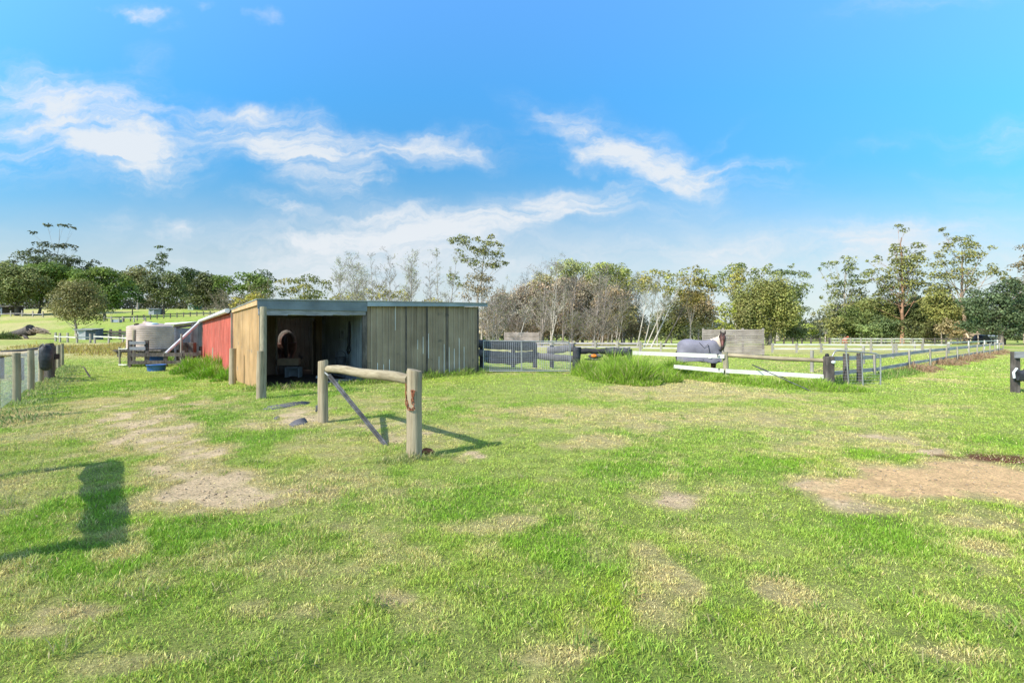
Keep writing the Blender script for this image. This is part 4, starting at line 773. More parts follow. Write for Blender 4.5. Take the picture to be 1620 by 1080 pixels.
def padrail(b, p0, p1, r, sag=.05, n=12, flat=1.4):
    p0 = Vector(p0); p1 = Vector(p1); pts = []; rr = []
    for i in range(n + 1):
        k = i / n; q = p0.lerp(p1, k); q.z -= sag * sin(pi * k) ; q.z += (random.random() - .5) * .03; pts.append(q); rr.append(r * (.85 + .3 * random.random()))
    # flattened section: taller than wide
    m = 12; rings = []
    for i, p in enumerate(pts):
        d = (pts[min(i + 1, n)] - pts[max(i - 1, 0)]).normalized(); sd = d.cross(Vector((0, 0, 1))).normalized()
        rings.append([p + sd * cos(2 * pi * a / m) * rr[i] * .7 + Vector((0, 0, 1)) * sin(2 * pi * a / m) * rr[i] * flat * (1 + (random.random() - .5) * .12) for a in range(m)])
    vs = [v for r_ in rings for v in r_]; fs = [(i * m + a, i * m + (a + 1) % m, (i + 1) * m + (a + 1) % m, (i + 1) * m + a) for i in range(n) for a in range(m)]
    b.add(vs, fs, True); b.add(rings[0], [tuple(range(m))[::-1]]); b.add(rings[-1], [tuple(range(m))])
    return b
pf = thing('padded_fence', 'rail fence wrapped in sagging black rubber behind the mesh gate', 'fence', (*W(765, 0, 22)[:2], 0))
pp = [W(762, 0, 21)[:2], W(846, 0, 22)[:2], W(866, 0, 22.6)[:2], W(873, 0, 23)[:2], W(905, 0, 23)[:2]]
for X, Y in (pp[0], pp[1], pp[3], W(812, 0, 21.7)[:2]):
    b = MB(); b.tube([(X, Y, gz(X, Y) - .2), (X, Y, 1.15)], .10, 10, jit=.1); b.build('post', 'rubber', pf)
def WZ(x, y, D): return W(x, y, D)
padrail(MB(), WZ(757, 544, 20.5), WZ(848, 547, 22), .14, .02).build('padding', 'rubber', pf)
padrail(MB(), WZ(757, 558, 20.6), WZ(846, 561, 22.1), .10, .05).build('padding', 'matting', pf, label='grey worn padding on the middle rail')
padrail(MB(), WZ(766, 567, 20.8), WZ(846, 566, 22.1), .10, .12).build('padding', 'rubber', pf)
padrail(MB(), WZ(866, 555, 22.2), WZ(908, 549, 21.6), .11, .02).build('padding', 'matting', pf, label='grey padding on the rail behind the gate end')
padrail(MB(), WZ(846, 562, 22.1), WZ(908, 567, 21.6), .10, .02).build('padding', 'matting', pf)
b = MB(); b.beam(W(853, 568, 22.2), W(908, 572, 21.7), .04, .06); b.build('rail', 'white', pf)
# post and rails with black padding, then white rails past the horse
wf = thing('padded_fence', 'white and black padded paddock rails from the mesh gate to the dark end post', 'fence', (*W(910, 0, 17.9)[:2], .3))
q0 = W(910, 0, 17.9); X, Y = q0[:2]
b = MB(); b.tube([(X, Y, .1), (X + .05, Y, .7), (X + .06, Y, 1.18)], [.13, .14, .15], 12, jit=.14); b.build('padded_post', 'rubber', wf)
padrail(MB(), W(916, 555, 17.9), W(958, 556, 17.7), .085, .0, 8, 1.15).build('padding', 'strap', wf)
padrail(MB(), W(958, 556, 17.7), W(997, 556, 17.5), .11, .0, 8, 1.2).build('padding', 'rubber', wf, label='looser blue-black wrapping at the rail end')
b = MB(); b.tube([W(996, 552, 17.5), W(996, 568, 17.5)], [.09, .10], 10, jit=.2); b.tube([W(995, 566, 17.5), W(997, 610, 17.5)], .07, 8); b.build('padded_post', 'rubber', wf)
padrail(MB(), W(960, 562, 17.75), W(992, 559, 17.6), .035, .06, 8, 1.2).build('loose_strap', 'strap', wf)
mX, mY, mZ = W(1147, 559, 16.3); eX, eY, eZ = W(1311, 565, 14.9)
b = MB(); b.beam(W(1001, 558, 17.3), W(1146, 563.5, 16.2), .035, .125); b.build('rail', 'white', wf)
b = MB(); b.beam(W(1066, 579.5, 16.9), W(1145, 586.5, 16.2), .035, .125); b.build('rail', 'white', wf)
b = MB(); b.beam(W(1148, 586.5, 16.2), W(1305, 595.5, 14.95), .035, .125); b.build('rail', 'white', wf)
b = MB(); b.tube([W(1150, 561.5, 16.3), W(1230, 567, 15.6), W(1304, 570, 15)], [.062, .066, .062], 12, jit=.06); b.build('rail', 'log', wf, label='mossy round log rail')
b = MB(); b.tube([(mX + .05, mY, gz(mX, mY) - .2), (mX + .02, mY, .7), (mX, mY, mZ + .05)], [.085, .085, .085], 12, jit=.05); b.build('post', 'greenpost', wf)
b = MB(); b.beam((eX, eY, gz(eX, eY) - .2), (eX, eY, eZ + .03), .24, .2, (0, 1, 0)); b.build('post', 'darkwood', wf, label='thick dark square end post', bevel=.02)
b = MB(); b.blob((eX + .06, eY - .13, eZ - .14), (.07, .02, .05), 10, 6, .1); b.build('insulator', 'whitepl', wf)
b = MB(); b.blob((eX - .05, eY, eZ + .06), (.06, .06, .05), 8, 6, .3); b.build('post_cap', 'strap', wf)
for x, y, D in ((1135.5, 563, 16.22), (1137.5, 586, 16.15)):
    c = W(x, y, D - .03); b = MB(); b.tube([(c[0], c[1], c[2] + .07), (c[0], c[1], c[2] - .04)], .012, 6); b.box((c[0], c[1], c[2] + .05), (.07, .02, .02)); b.build('clip', 'strap', wf)
for i, (a_, c_) in enumerate((((1194, 579), (1284, 617)), ((1190, 577), (1262, 604)))):
    D0, D1 = 15.7, 14.1 + .3 * i; p0 = Vector(W(*a_, D0)); gx, gy = G(c_[0], c_[1] + 2)
    b = MB(); b.tube([p0, (gx, gy, gz(gx, gy))], .014, 6); o = b.build('thin_rod', 'strut', None, (gx, gy, gz(gx, gy))); tagp(o, ('longer thin dark rod leaning from the lower white rail down to the grass', 'shorter thin dark rod lying beside the longer one on the white rail')[i], 'rod')
c = W(940, 564, 18.3); t = thing('hanging_feeder', 'grey feeder with an orange patch hanging under the black padded rail', 'feeder', c)
b = MB(); b.blob((c[0] + .05, c[1], c[2] + .02), (.28, .08, .09), 12, 8, .15); b.build('pouch', 'matting', t); b = MB(); b.blob((c[0] - .02, c[1] - .09, c[2] + .03), (.11, .03, .06), 10, 6, .2); b.build('patch', 'orange', t); b = MB(); b.blob((c[0] - .05, c[1], c[2] - .10), (.30, .09, .05), 12, 6, .15); b.build('tray', 'matting', t)

# small bowed gate
sg0 = Vector((*W(1318, 0, 15.4)[:2], 0)); sg1 = Vector((*W(1393, 0, 15.6)[:2], 0)); 
sgt = thing('tubular_gate', 'small galvanised tubular gate with bowed top next to the dark end post', 'gate', (sg0.x, sg0.y, .05))
def SG(k, z): p = sg0.lerp(sg1, k); return (p.x, p.y, z)
b = MB(); b.tube([SG(.01, .06), SG(-.02, .55), SG(-.01, .98), SG(.03, 1.09), SG(.09, 1.13), SG(.5, 1.09), SG(.9, 1.03), SG(.98, .99), SG(1, .90), SG(1, .02)], .022, 8); b.tube([SG(.02, .03), SG(1, .01)], .018, 8); b.build('frame', 'galv', sgt)
b = MB(); b.tube([SG(.27, 1.10), SG(.33, .03)], .020, 8); b.tube([SG(.59, 1.08), SG(.63, .03)], .020, 8); b.build('upright', 'galv', sgt)
b = MB()
for i in range(1, 11): b.tube([SG(0, .05 + .09 * i), SG(1, .03 + .09 * i)], .0025, 4, caps=False)
b.build('wires', 'mesh_wire', sgt)
# grey rail fence going away to the right, posts in the photo columns
def RF(D): return (13.6 + 1.145 * (D - 19), D)
def RFx(x): 
    k = (x - 810) / 800; return (13.6 - 1.145 * 19) / (k - 1.145)
rp = [RF(15.9)] + [RF(RFx(x)) for x in (1384, 1439, 1472, 1497, 1515, 1533, 1546, 1556, 1566, 1574, 1581, 1587)]
rp = sorted({(round(a, 3), round(c, 3)) for a, c in rp if c < 130}, key=lambda q: q[1])
board_fence('rail_fence', 'long grey two-rail fence running away to the trees on the right', rp, [(.80, .14), (.32, .13)], 'pale_post', 'grey_rail', .92, 'sq', .055, .035, 1)
for x, D, txt in ((1338.5, 15.9, 'dark square post behind the small tubular gate, left of the pair'), (1360, 16.3, 'dark post behind the small tubular gate, right of the pair')):
    X, Y, _ = W(x, 0, D); b = MB(); b.beam((X, Y, gz(X, Y) - .1), (X, Y, 1.02), .13, .13, (0, 1, 0)); o = b.build('post', 'darkwood', None, (X, Y, gz(X, Y)), bevel=.01); tagp(o, txt, 'post')
# near rails at the right edge
nX, nY = G(1606, 621); nz = gz(nX, nY)
nf = thing('rail_fence', 'dark post and black rails at the right edge of the yard', 'fence', (nX, nY, nz))
b = MB(); b.beam((nX, nY, nz - .1), (nX, nY, nz + 1.10), .15, .14, (0, 1, 0)); b.build('post', 'darkwood', nf, bevel=.01)
b = MB(); b.beam((nX - .1, nY - .10, nz + 1.02), (nX + 4.2, nY - .9, nz + 1.05), .05, .17); b.build('rail', 'beam', nf)
b = MB(); b.beam((nX + .05, nY - .10, nz + .52), (nX + 4.2, nY - .9, nz + .55), .05, .17); b.build('rail', 'darkwood', nf)
padrail(MB(), (nX - .10, nY - .16, nz + .47), (nX + .16, nY - .18, nz + .47), .12, 0, 4, 1.3).build('padding', 'rubber', nf)
b = MB(); b.beam((nX + 3.9, nY - .8, nz - .1), (nX + 3.9, nY - .8, nz + 1.10), .15, .14, (0, 1, 0)); b.build('post', 'darkwood', nf)
b = MB(); b.tube([(nX - .15, nY - .13, nz + .40), (nX - .17, nY - .13, nz + .55), (nX - .08, nY - .13, nz + .66)], .03, 8); b.build('sleeve', 'whitepl', nf)
X = nX + .25; Y = nY - .15; t = thing('marker_stake', 'green and white plastic stake beside the dark right-hand post', 'stake', (X, Y, nz)); b = MB(); b.tube([(X, Y, nz + .2), (X, Y, nz + .62)], .035, 8); b.build('sleeve', 'green_p', t); b = MB(); b.tube([(X, Y, nz - .05), (X, Y, nz + .24)], .038, 8); b.build('foot', 'whitepl', t)

# ------------------------------------------------------------------ far paddock fences, windbreaks
def line(x0, D0, x1, D1, n): 
    a_ = W(x0, 0, D0); c_ = W(x1, 0, D1); return [(a_[0] + (c_[0] - a_[0]) * k, a_[1] + (c_[1] - a_[1]) * k) for k in np.linspace(0, 1, n)]
board_fence('rail_fence', 'grey weathered far rail fence in front of the bare thicket', line(806, 52, 1012, 50, 7), [(.78, .14), (.42, .14)], 'pale_post', 'grey_rail', 1.05, 'sq', .09, .04, 1)
board_fence('rail_fence', 'white far rail fence between the grey fence and the timber windbreak', line(1014, 50, 1110, 48.5, 4), [(.72, .12), (.34, .12)], 'pale_post', 'white', .98, 'sq', .08, .04, 1)
board_fence('rail_fence', 'white two-rail paddock fence right of the timber windbreak', line(1222, 46, 1500, 44, 8), [(.74, .13), (.36, .12)], 'pale_post', 'white', .86, 'sq', .08, .04, 1)
board_fence('rail_fence', 'white two-rail fence corner ahead of the grey rail fence', line(1501, 45, 1578, 62, 4), [(.92, .12), (.48, .12)], 'white', 'white', 1.02, 'sq', .08, .04, 1)
board_fence('rail_fence', 'dark post and rail fence far across the green paddock', line(1212, 92, 1312, 90, 8), [(.95, .13), (.55, .13)], 'darkwood', 'darkwood', 1.2, 'sq', .12, .05, 1)
board_fence('rail_fence', 'far pale rail fence below the tall gum trees', line(1314, 90, 1460, 88, 10), [(.95, .16), (.5, .1)], 'pale_post', 'white', 1.1, 'sq', .10, .05, 1)
board_fence('rail_fence', 'far dark rail fence below the rightmost gum', line(1461, 88, 1590, 84, 8), [(.95, .16), (.5, .1)], 'darkwood', 'darkwood', 1.1, 'sq', .10, .05, 1)
ws = [W(1284.5, 0, 23)[:2], W(1366, 0, 28)[:2], W(1413, 0, 35)[:2], W(1447, 0, 46)[:2]]
t = thing('wire_fence', 'thin wire strung on pale posts across the near paddock', 'fence', (*ws[0], 0))
for X, Y in ws: b = MB(); b.tube([(X, Y, gz(X, Y) - .2), (X, Y, gz(X, Y) + 1.0)], .075, 10, jit=.05); b.build('post', 'pale_post', t)
b = MB()
for i in range(3):
    for zz in (.92, .55): b.tube([(*ws[i], gz(*ws[i]) + zz), (*ws[i + 1], gz(*ws[i + 1]) + zz)], .004, 4, caps=False)
b.build('wire', 'wire', t)
def windbreak(x0, x1, D, ytop, label):
    a_ = W(x0, 0, D); c_ = W(x1, 0, D); zt_ = EYE + (530 - ytop) / 800 * D; z0 = gz((a_[0] + c_[0]) / 2, D)
    t = thing('windbreak', label, 'windbreak', (a_[0], D, z0)); w = c_[0] - a_[0]
    for k in (0, .33, .66, 1): b = MB(); b.box((a_[0] + w * k, D + .08, (z0 + zt_) / 2 - .1), (.12, .10, zt_ - z0 + .3)); b.build('post', 'board', t)
    n = int((zt_ - z0 - .02) / .155)
    for i in range(n):
        z = z0 + .06 + (zt_ - z0 - .1) * (i + .5) / n; b = MB(); b.box((a_[0] + w / 2 + (random.random() - .5) * .04, D + (random.random() - .5) * .008, z), (w + .1, .03, (zt_ - z0 - .1) / n - (.05 if i in (n - 4, n // 3) else .016)), 0, 0, (random.random() - .5) * .008); b.build('board', 'windboard', t)
windbreak(1113, 1208, 38, 520, 'large silvered board windbreak behind the rugged horse')
windbreak(798, 853, 68, 525, 'smaller silvered board windbreak beyond the mesh gate')

# ------------------------------------------------------------------ horses
def loft(secs, n=16):
    """secs: (centre, half width vector, half height vector) -> closed tube"""
    vs, fs = [], []
    for c, a, b_ in secs:
        c = Vector(c); a = Vector(a); b_ = Vector(b_)
        for k in range(n): t = 2 * pi * k / n; vs.append(c + a * cos(t) + b_ * sin(t))
    for i in range(len(secs) - 1):
        for k in range(n): fs.append((i * n + k, i * n + (k + 1) % n, (i + 1) * n + (k + 1) % n, (i + 1) * n + k))
    fs.append(tuple(range(n))[::-1]); fs.append(tuple(range((len(secs) - 1) * n, len(secs) * n)))
    return vs, fs
def remeshed(name, mb, mat, parent, voxel=.022, smooth=4):
    o = mb.build(name, mat, None, (0, 0, 0)); m = o.modifiers.new('r', 'REMESH'); m.mode = 'VOXEL'; m.voxel_size = voxel
    s = o.modifiers.new('s', 'SMOOTH'); s.iterations = smooth; s.factor = .5
    dg = bpy.context.evaluated_depsgraph_get(); me = bpy.data.meshes.new_from_object(o.evaluated_get(dg)); bpy.data.objects.remove(o)
    me.polygons.foreach_set('use_smooth', [True] * len(me.polygons)); me.name = name
    if not me.materials: me.materials.append(M[mat])
    r = bpy.data.objects.new(name, me); COL.objects.link(r); r.parent = parent; return r
BODY = [(-.80, 1.16, .13, .20), (-.72, 1.18, .24, .31), (-.55, 1.20, .29, .36), (-.35, 1.18, .29, .36), (-.1, 1.13, .30, .37), (.2, 1.12, .29, .37), (.42, 1.15, .27, .37), (.60, 1.17, .24, .34), (.74, 1.18, .19, .27), (.82, 1.18, .10, .16)]
def horse_body(neck, head_dir, muzz):
    mb = MB(); v, f = loft([((x, 0, z), (0, ry, 0), (0, 0, rz)) for x, z, ry, rz in BODY]); mb.add(v, f, True)
    for sx, pts, rad in ((1, [(.55, .16, 1.05), (.56, .17, .80), (.58, .17, .52), (.57, .17, .46), (.57, .17, .16), (.60, .17, .10), (.63, .17, .03)], [.15, .11, .065, .06, .036, .045, .06]),
                         (1, [(.50, -.16, 1.05), (.49, -.17, .80), (.47, -.17, .52), (.47, -.17, .46), (.46, -.17, .16), (.49, -.17, .10), (.52, -.17, .03)], [.15, .11, .065, .06, .036, .045, .06]),
                         (1, [(-.55, .16, 1.1), (-.50, .18, .85), (-.62, .18, .62), (-.73, .18, .50), (-.70, .18, .22), (-.68, .18, .12), (-.64, .18, .03)], [.22, .17, .09, .068, .042, .05, .065]),
                         (1, [(-.60, -.16, 1.1), (-.58, -.18, .85), (-.72, -.18, .62), (-.84, -.18, .50), (-.82, -.18, .22), (-.80, -.18, .12), (-.76, -.18, .03)], [.22, .17, .09, .068, .042, .05, .065])):
        mb.tube(pts, rad, 12)
    secs = []
    for (c, hw, hh, dirv) in neck:
        d = Vector(dirv).normalized(); side = d.cross(Vector((0, 0, 1))).normalized(); up = side.cross(d); secs.append((c, side * hw, up * hh))
    v, f = loft(secs); mb.add(v, f, True)
    return mb
def make_horse(root, neck, head, ears=True):
    mb = horse_body(neck, None, None)
    poll, nose_dir = Vector(head[0]), Vector(head[1]).normalized(); side = Vector(head[2]).normalized(); fw = nose_dir.cross(side).normalized()
    hs = []
    for k, hw, hh in ((-.04, .06, .08), (.05, .105, .12), (.15, .125, .15), (.24, .118, .15), (.34, .09, .118), (.46, .070, .088), (.56, .070, .08), (.63, .058, .065), (.665, .03, .035)):
        hs.append((poll + nose_dir * k, side * hw, fw * hh))
    v, f = loft(hs); mb.add(v, f, True)
    for s in (1, -1): mb.blob(tuple(poll + nose_dir * .575 + side * .035 * s), (.032, .032, .03), 8, 6)
    body = remeshed('body', mb, 'horse', root, .02, 3)
    return poll, nose_dir, side, fw, body
hx, hy = W(1108, 0, 20.6)[:2]; hz = gz(hx, hy)
hr = thing('horse', 'bay horse in a lilac grey rug behind the white rail, head turned to the camera', 'horse', (hx, hy, hz), rotz=R(-20)); hr.scale = (.95, .95, .95)
neck = [((.50, 0, 1.22), .17, .32, (1, 0, .5)), ((.68, -.02, 1.34), .15, .26, (1, -.1, .9)), ((.80, -.06, 1.48), .12, .20, (.8, -.3, 1)), ((.86, -.14, 1.60), .10, .165, (.4, -.6, 1)), ((.87, -.22, 1.68), .09, .14, (.2, -1, .5)), ((.87, -.32, 1.74), .085, .125, (0, -1, .1))]
poll, nd, sd, fw, body = make_horse(hr, neck, ((.88, -.28, 1.77), (-.05, -.42, -.90), (1, -.12, 0)))
fw = -fw if fw.y > 0 else fw
def hb(b, name, mat, par, label=None): return b.build(name, mat, par, (0, 0, 0), label)
for s in (1, -1):
    b = MB(); c = poll + nd * -.02 + sd * .075 * s; tip = c + Vector((.015 * s, -.02, .17)); b.tube([c, c.lerp(tip, .45), tip], [.034, .036, .006], 8); hb(b, 'ear', 'muzzle', hr)
    b = MB(); c = poll + nd * .19 + sd * .10 * s + fw * .05; b.blob(c, (.022, .022, .024), 8, 6); hb(b, 'eye', 'eye', hr)
b = MB(); b.tube([poll + fw * .05 + Vector((0, .0, .05)), poll + fw * .11 + nd * .08, poll + fw * .14 + nd * .18], [.04, .04, .008], 8, jit=.2); hb(b, 'forelock', 'muzzle', hr)
b = MB(); b.tube([poll + nd * .28 + fw * .10, poll + nd * .40 + fw * .075, poll + nd * .50 + fw * .06], [.03, .042, .035], 10); hb(b, 'nose_stripe', 'nose', hr)
b = MB(); b.tube([poll + nd * .56 + fw * .02, poll + nd * .62 + fw * .012, poll + nd * .675], [.076, .070, .035], 12); hb(b, 'muzzle', 'muzzle', hr)
# rug: open sheet hung over the trunk
def rug_mesh():
    b = MB(); n = 18; rows = []
    xs = [-.95, -.90, -.80, -.68, -.5, -.3, -.1, .1, .3, .5, .64, .76, .84]
    for x in xs:
        ry = np.interp(x, [-.95, -.85, -.7, -.5, .2, .6, .8, .86], [.14, .30, .385, .41, .37, .32, .22, .16]); top = np.interp(x, [-.95, -.88, -.7, -.5, -.1, .3, .5, .7, .86], [1.36, 1.50, 1.58, 1.61, 1.545, 1.55, 1.61, 1.60, 1.42]); bot = np.interp(x, [-.95, -.6, 0, .5, .86], [.62, .60, .66, .56, .62])
        row = []
        for k in range(n + 1):
            a = -1 + 2 * k / n; s = 1 if a > 0 else -1; m = abs(a)
            if m < .45: th = m / .45 * pi / 2; y = s * ry * sin(th); z = top - .33 * (1 - cos(th))
            else: q = (m - .45) / .55; y = s * (ry + .05 * q + .022 * sin(x * 17 + q * 6) + .016 * sin(x * 31 - q * 9)); z = (top - .33) * (1 - q) + bot * q + .012 * sin(x * 11)
            row.append((x, y, z))
        rows.append(row)
    vs = [v for r_ in rows for v in r_]; w = n + 1
    fs = [(i * w + k, i * w + k + 1, (i + 1) * w + k + 1, (i + 1) * w + k) for i in range(len(xs) - 1) for k in range(n)]
    # tail flap closes the back
    fs += [tuple([k, k + 1, n - k - 1, n - k]) for k in range(n // 2 - 1)]
    # chest flap closes the front
    o = (len(xs) - 1) * w; fs += [(o + k, o + n - k, o + n - k - 1, o + k + 1) for k in range(n // 2 - 1)]
    b.add(vs, fs, True); return b
o = hb(rug_mesh(), 'rug', 'rug', hr); sm = o.modifiers.new('sol', 'SOLIDIFY'); sm.thickness = .012; sm.offset = 1; sb = o.modifiers.new('sub', 'SUBSURF'); sb.levels = 1; sb.render_levels = 1
ru = o
b = MB(); b.tube([(.30, -.39, 1.35), (.36, -.41, 1.05), (.25, -.43, .85)], .012, 6); b.tube([(-.05, -.40, 1.45), (.15, -.41, 1.22), (.30, -.40, 1.38)], .010, 6); b.tube([(-.5, -.41, .72), (-.1, -.36, .66), (.2, -.40, .60)], .018, 6); hb(b, 'seam', 'strap', ru)
b = MB(); b.tube([(.1, -.42, .72), (.3, -.36, .60), (.45, -.30, .62), (.60, -.36, .56), (.74, -.3, .68)], .020, 6); hb(b, 'belly_strap', 'strap', ru)
b = MB(); b.blob((.38, -.415, .80), (.07, .01, .03), 8, 5); hb(b, 'badge', 'whitepl', ru)
# cream neck cover with folds
pts = [Vector((.56, 0, 1.26)), Vector((.68, -.02, 1.36)), Vector((.79, -.06, 1.48)), Vector((.85, -.13, 1.59)), Vector((.865, -.20, 1.665))]
secs = []
for i, p in enumerate(pts):
    d = Vector(((1, 0, .5), (1, -.1, .9), (.8, -.3, 1), (.4, -.6, 1), (.2, -1, .6))[i]).normalized(); s_ = d.cross(Vector((0, 0, 1))).normalized(); u_ = s_.cross(d); hw = (.24, .20, .165, .145, .135)[i]; hh = (.37, .32, .26, .215, .18)[i]; secs.append((p, s_ * hw, u_ * hh))
ss = []
for i in range(len(secs) - 1):
    for q in range(3):
        k = q / 3; f_ = 1 + .05 * (1 if q == 1 else 0) - (.03 if q == 0 else 0); ss.append((secs[i][0].lerp(secs[i + 1][0], k), secs[i][1].lerp(secs[i + 1][1], k) * f_, secs[i][2].lerp(secs[i + 1][2], k) * f_))
ss.append(secs[-1]); v, f = loft(ss, 20); b = MB(); b.add(v, f[:-2], True); o = hb(b, 'neck_cover', 'hood', hr); sm = o.modifiers.new('sol', 'SOLIDIFY'); sm.thickness = .012
b = MB(); b.tube([(.62, -.22, 1.12), (.78, -.26, 1.13), (.90, -.22, 1.18)], [.02, .05, .03], 8, jit=.3); b.tube([(.90, -.22, 1.18), (.92, -.3, 1.05), (.9, -.3, 1.0)], .018, 6); hb(b, 'chest_buckle', 'strap', hr)
b = MB(); b.tube([(-.66, -.19, .70), (-.74, -.19, .60), (-.80, -.19, .52)], [.125, .105, .085], 10); hb(b, 'hock_patch', 'tanleg', hr)
b = MB(); b.tube([(-.86, 0, 1.2), (-.98, 0, .95), (-.96, 0, .55)], [.04, .06, .03], 8, jit=.2); hb(b, 'tail', 'muzzle', hr)
# second horse inside the shed, seen from behind through the doorway
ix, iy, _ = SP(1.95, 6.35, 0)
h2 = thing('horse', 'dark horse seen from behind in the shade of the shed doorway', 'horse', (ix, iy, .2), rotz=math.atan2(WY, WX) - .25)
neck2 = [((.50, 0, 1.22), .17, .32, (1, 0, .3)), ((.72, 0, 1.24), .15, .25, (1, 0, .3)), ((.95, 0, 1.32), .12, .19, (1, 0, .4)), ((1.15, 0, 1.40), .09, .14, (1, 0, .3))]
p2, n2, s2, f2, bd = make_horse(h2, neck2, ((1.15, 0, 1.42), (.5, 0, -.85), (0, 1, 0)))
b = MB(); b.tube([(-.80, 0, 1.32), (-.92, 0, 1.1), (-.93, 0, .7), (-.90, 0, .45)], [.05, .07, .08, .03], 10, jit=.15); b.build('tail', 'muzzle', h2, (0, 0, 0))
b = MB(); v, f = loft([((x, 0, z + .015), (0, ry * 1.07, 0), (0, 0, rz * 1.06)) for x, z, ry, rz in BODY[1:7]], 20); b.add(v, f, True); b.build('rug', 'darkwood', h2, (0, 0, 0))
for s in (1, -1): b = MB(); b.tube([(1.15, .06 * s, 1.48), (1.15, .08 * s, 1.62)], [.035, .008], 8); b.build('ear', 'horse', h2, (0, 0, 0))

# ------------------------------------------------------------------ trees
def seg_mesh(name, S, col, par, origin, n=4, mat='bark'):
    """S: rows p0(3) p1(3) r0 r1 -> tapered prisms"""
    S = np.asarray(S, float); m = len(S); p0 = S[:, :3]; p1 = S[:, 3:6]; d = p1 - p0; d /= np.maximum(np.linalg.norm(d, axis=1), 1e-6)[:, None]
    ref = np.where(np.abs(d[:, 2:3]) > .9, np.array([[1., 0, 0]]), np.array([[0, 0, 1.]])); a = np.cross(d, ref); a /= np.linalg.norm(a, axis=1)[:, None]; b = np.cross(d, a)
    V = np.zeros((m, 2 * n, 3))
    for k in range(n):
        t = 2 * pi * k / n; o = a * cos(t) + b * sin(t); V[:, k] = p0 + o * S[:, 6:7]; V[:, n + k] = p1 + o * S[:, 7:8]
    base = np.arange(m)[:, None] * 2 * n
    F = np.concatenate([base + np.array([[k, (k + 1) % n, n + (k + 1) % n, n + k]]) for k in range(n)], 0)
    if col.ndim == 1: C = np.broadcast_to(col, (m, 3)) * (.75 + .5 * rng.random((m, 1)))
    else: C = col
    return np_mesh(name, V.reshape(-1, 3), F, mat, np.repeat(C, 2 * n, 0), par, origin, smooth=True)
def leaf_cloud(P, Nrm, size, col, var=.24):
    """quads at P facing roughly Nrm"""
    n = len(P); q = rng.normal(size=(n, 3)); N_ = Nrm + q * .65; N_ /= np.linalg.norm(N_, axis=1)[:, None]
    r = rng.normal(size=(n, 3)); a = np.cross(N_, r); a /= np.linalg.norm(a, axis=1)[:, None]; b = np.cross(N_, a)
    s = (size * (.6 + .8 * rng.random(n)))[:, None] * .5; a = a * s; b = b * s * .62
    V = np.stack([P - a, P - b, P + a, P + b], 1).reshape(-1, 3)
    C = col * (1 - var + 2 * var * rng.random((n, 1))) * (1 + (rng.random((n, 3)) - .5) * .12)
    return V, np.repeat(C, 4, 0)
PUFF = 1.7
LEAFK = np.array([2.35, 2.15, 1.75])
def puffs(c, r, k, squash=.62):
    """k sub-clumps inside an ellipsoid with radii r"""
    out = []
    for _ in range(k):
        q = rng.normal(size=3); q /= np.linalg.norm(q); q *= (.35 + .65 * rng.random()) ** .6; s = (.30 + .26 * rng.random())
        R_ = min(r) if k > 1 else r[0]
        s *= PUFF; rad = np.array([max(r) * .5 + R_ * .5] * 2 + [R_]) * s; rad[2] *= squash + .30
        out.append((np.array(c) + q * np.array(r) * .72, rad))
    return out
def bez(p0, p1, p2, n): return [p0 * (1 - t) ** 2 + 2 * p1 * t * (1 - t) + p2 * t * t for t in np.linspace(0, 1, n)]
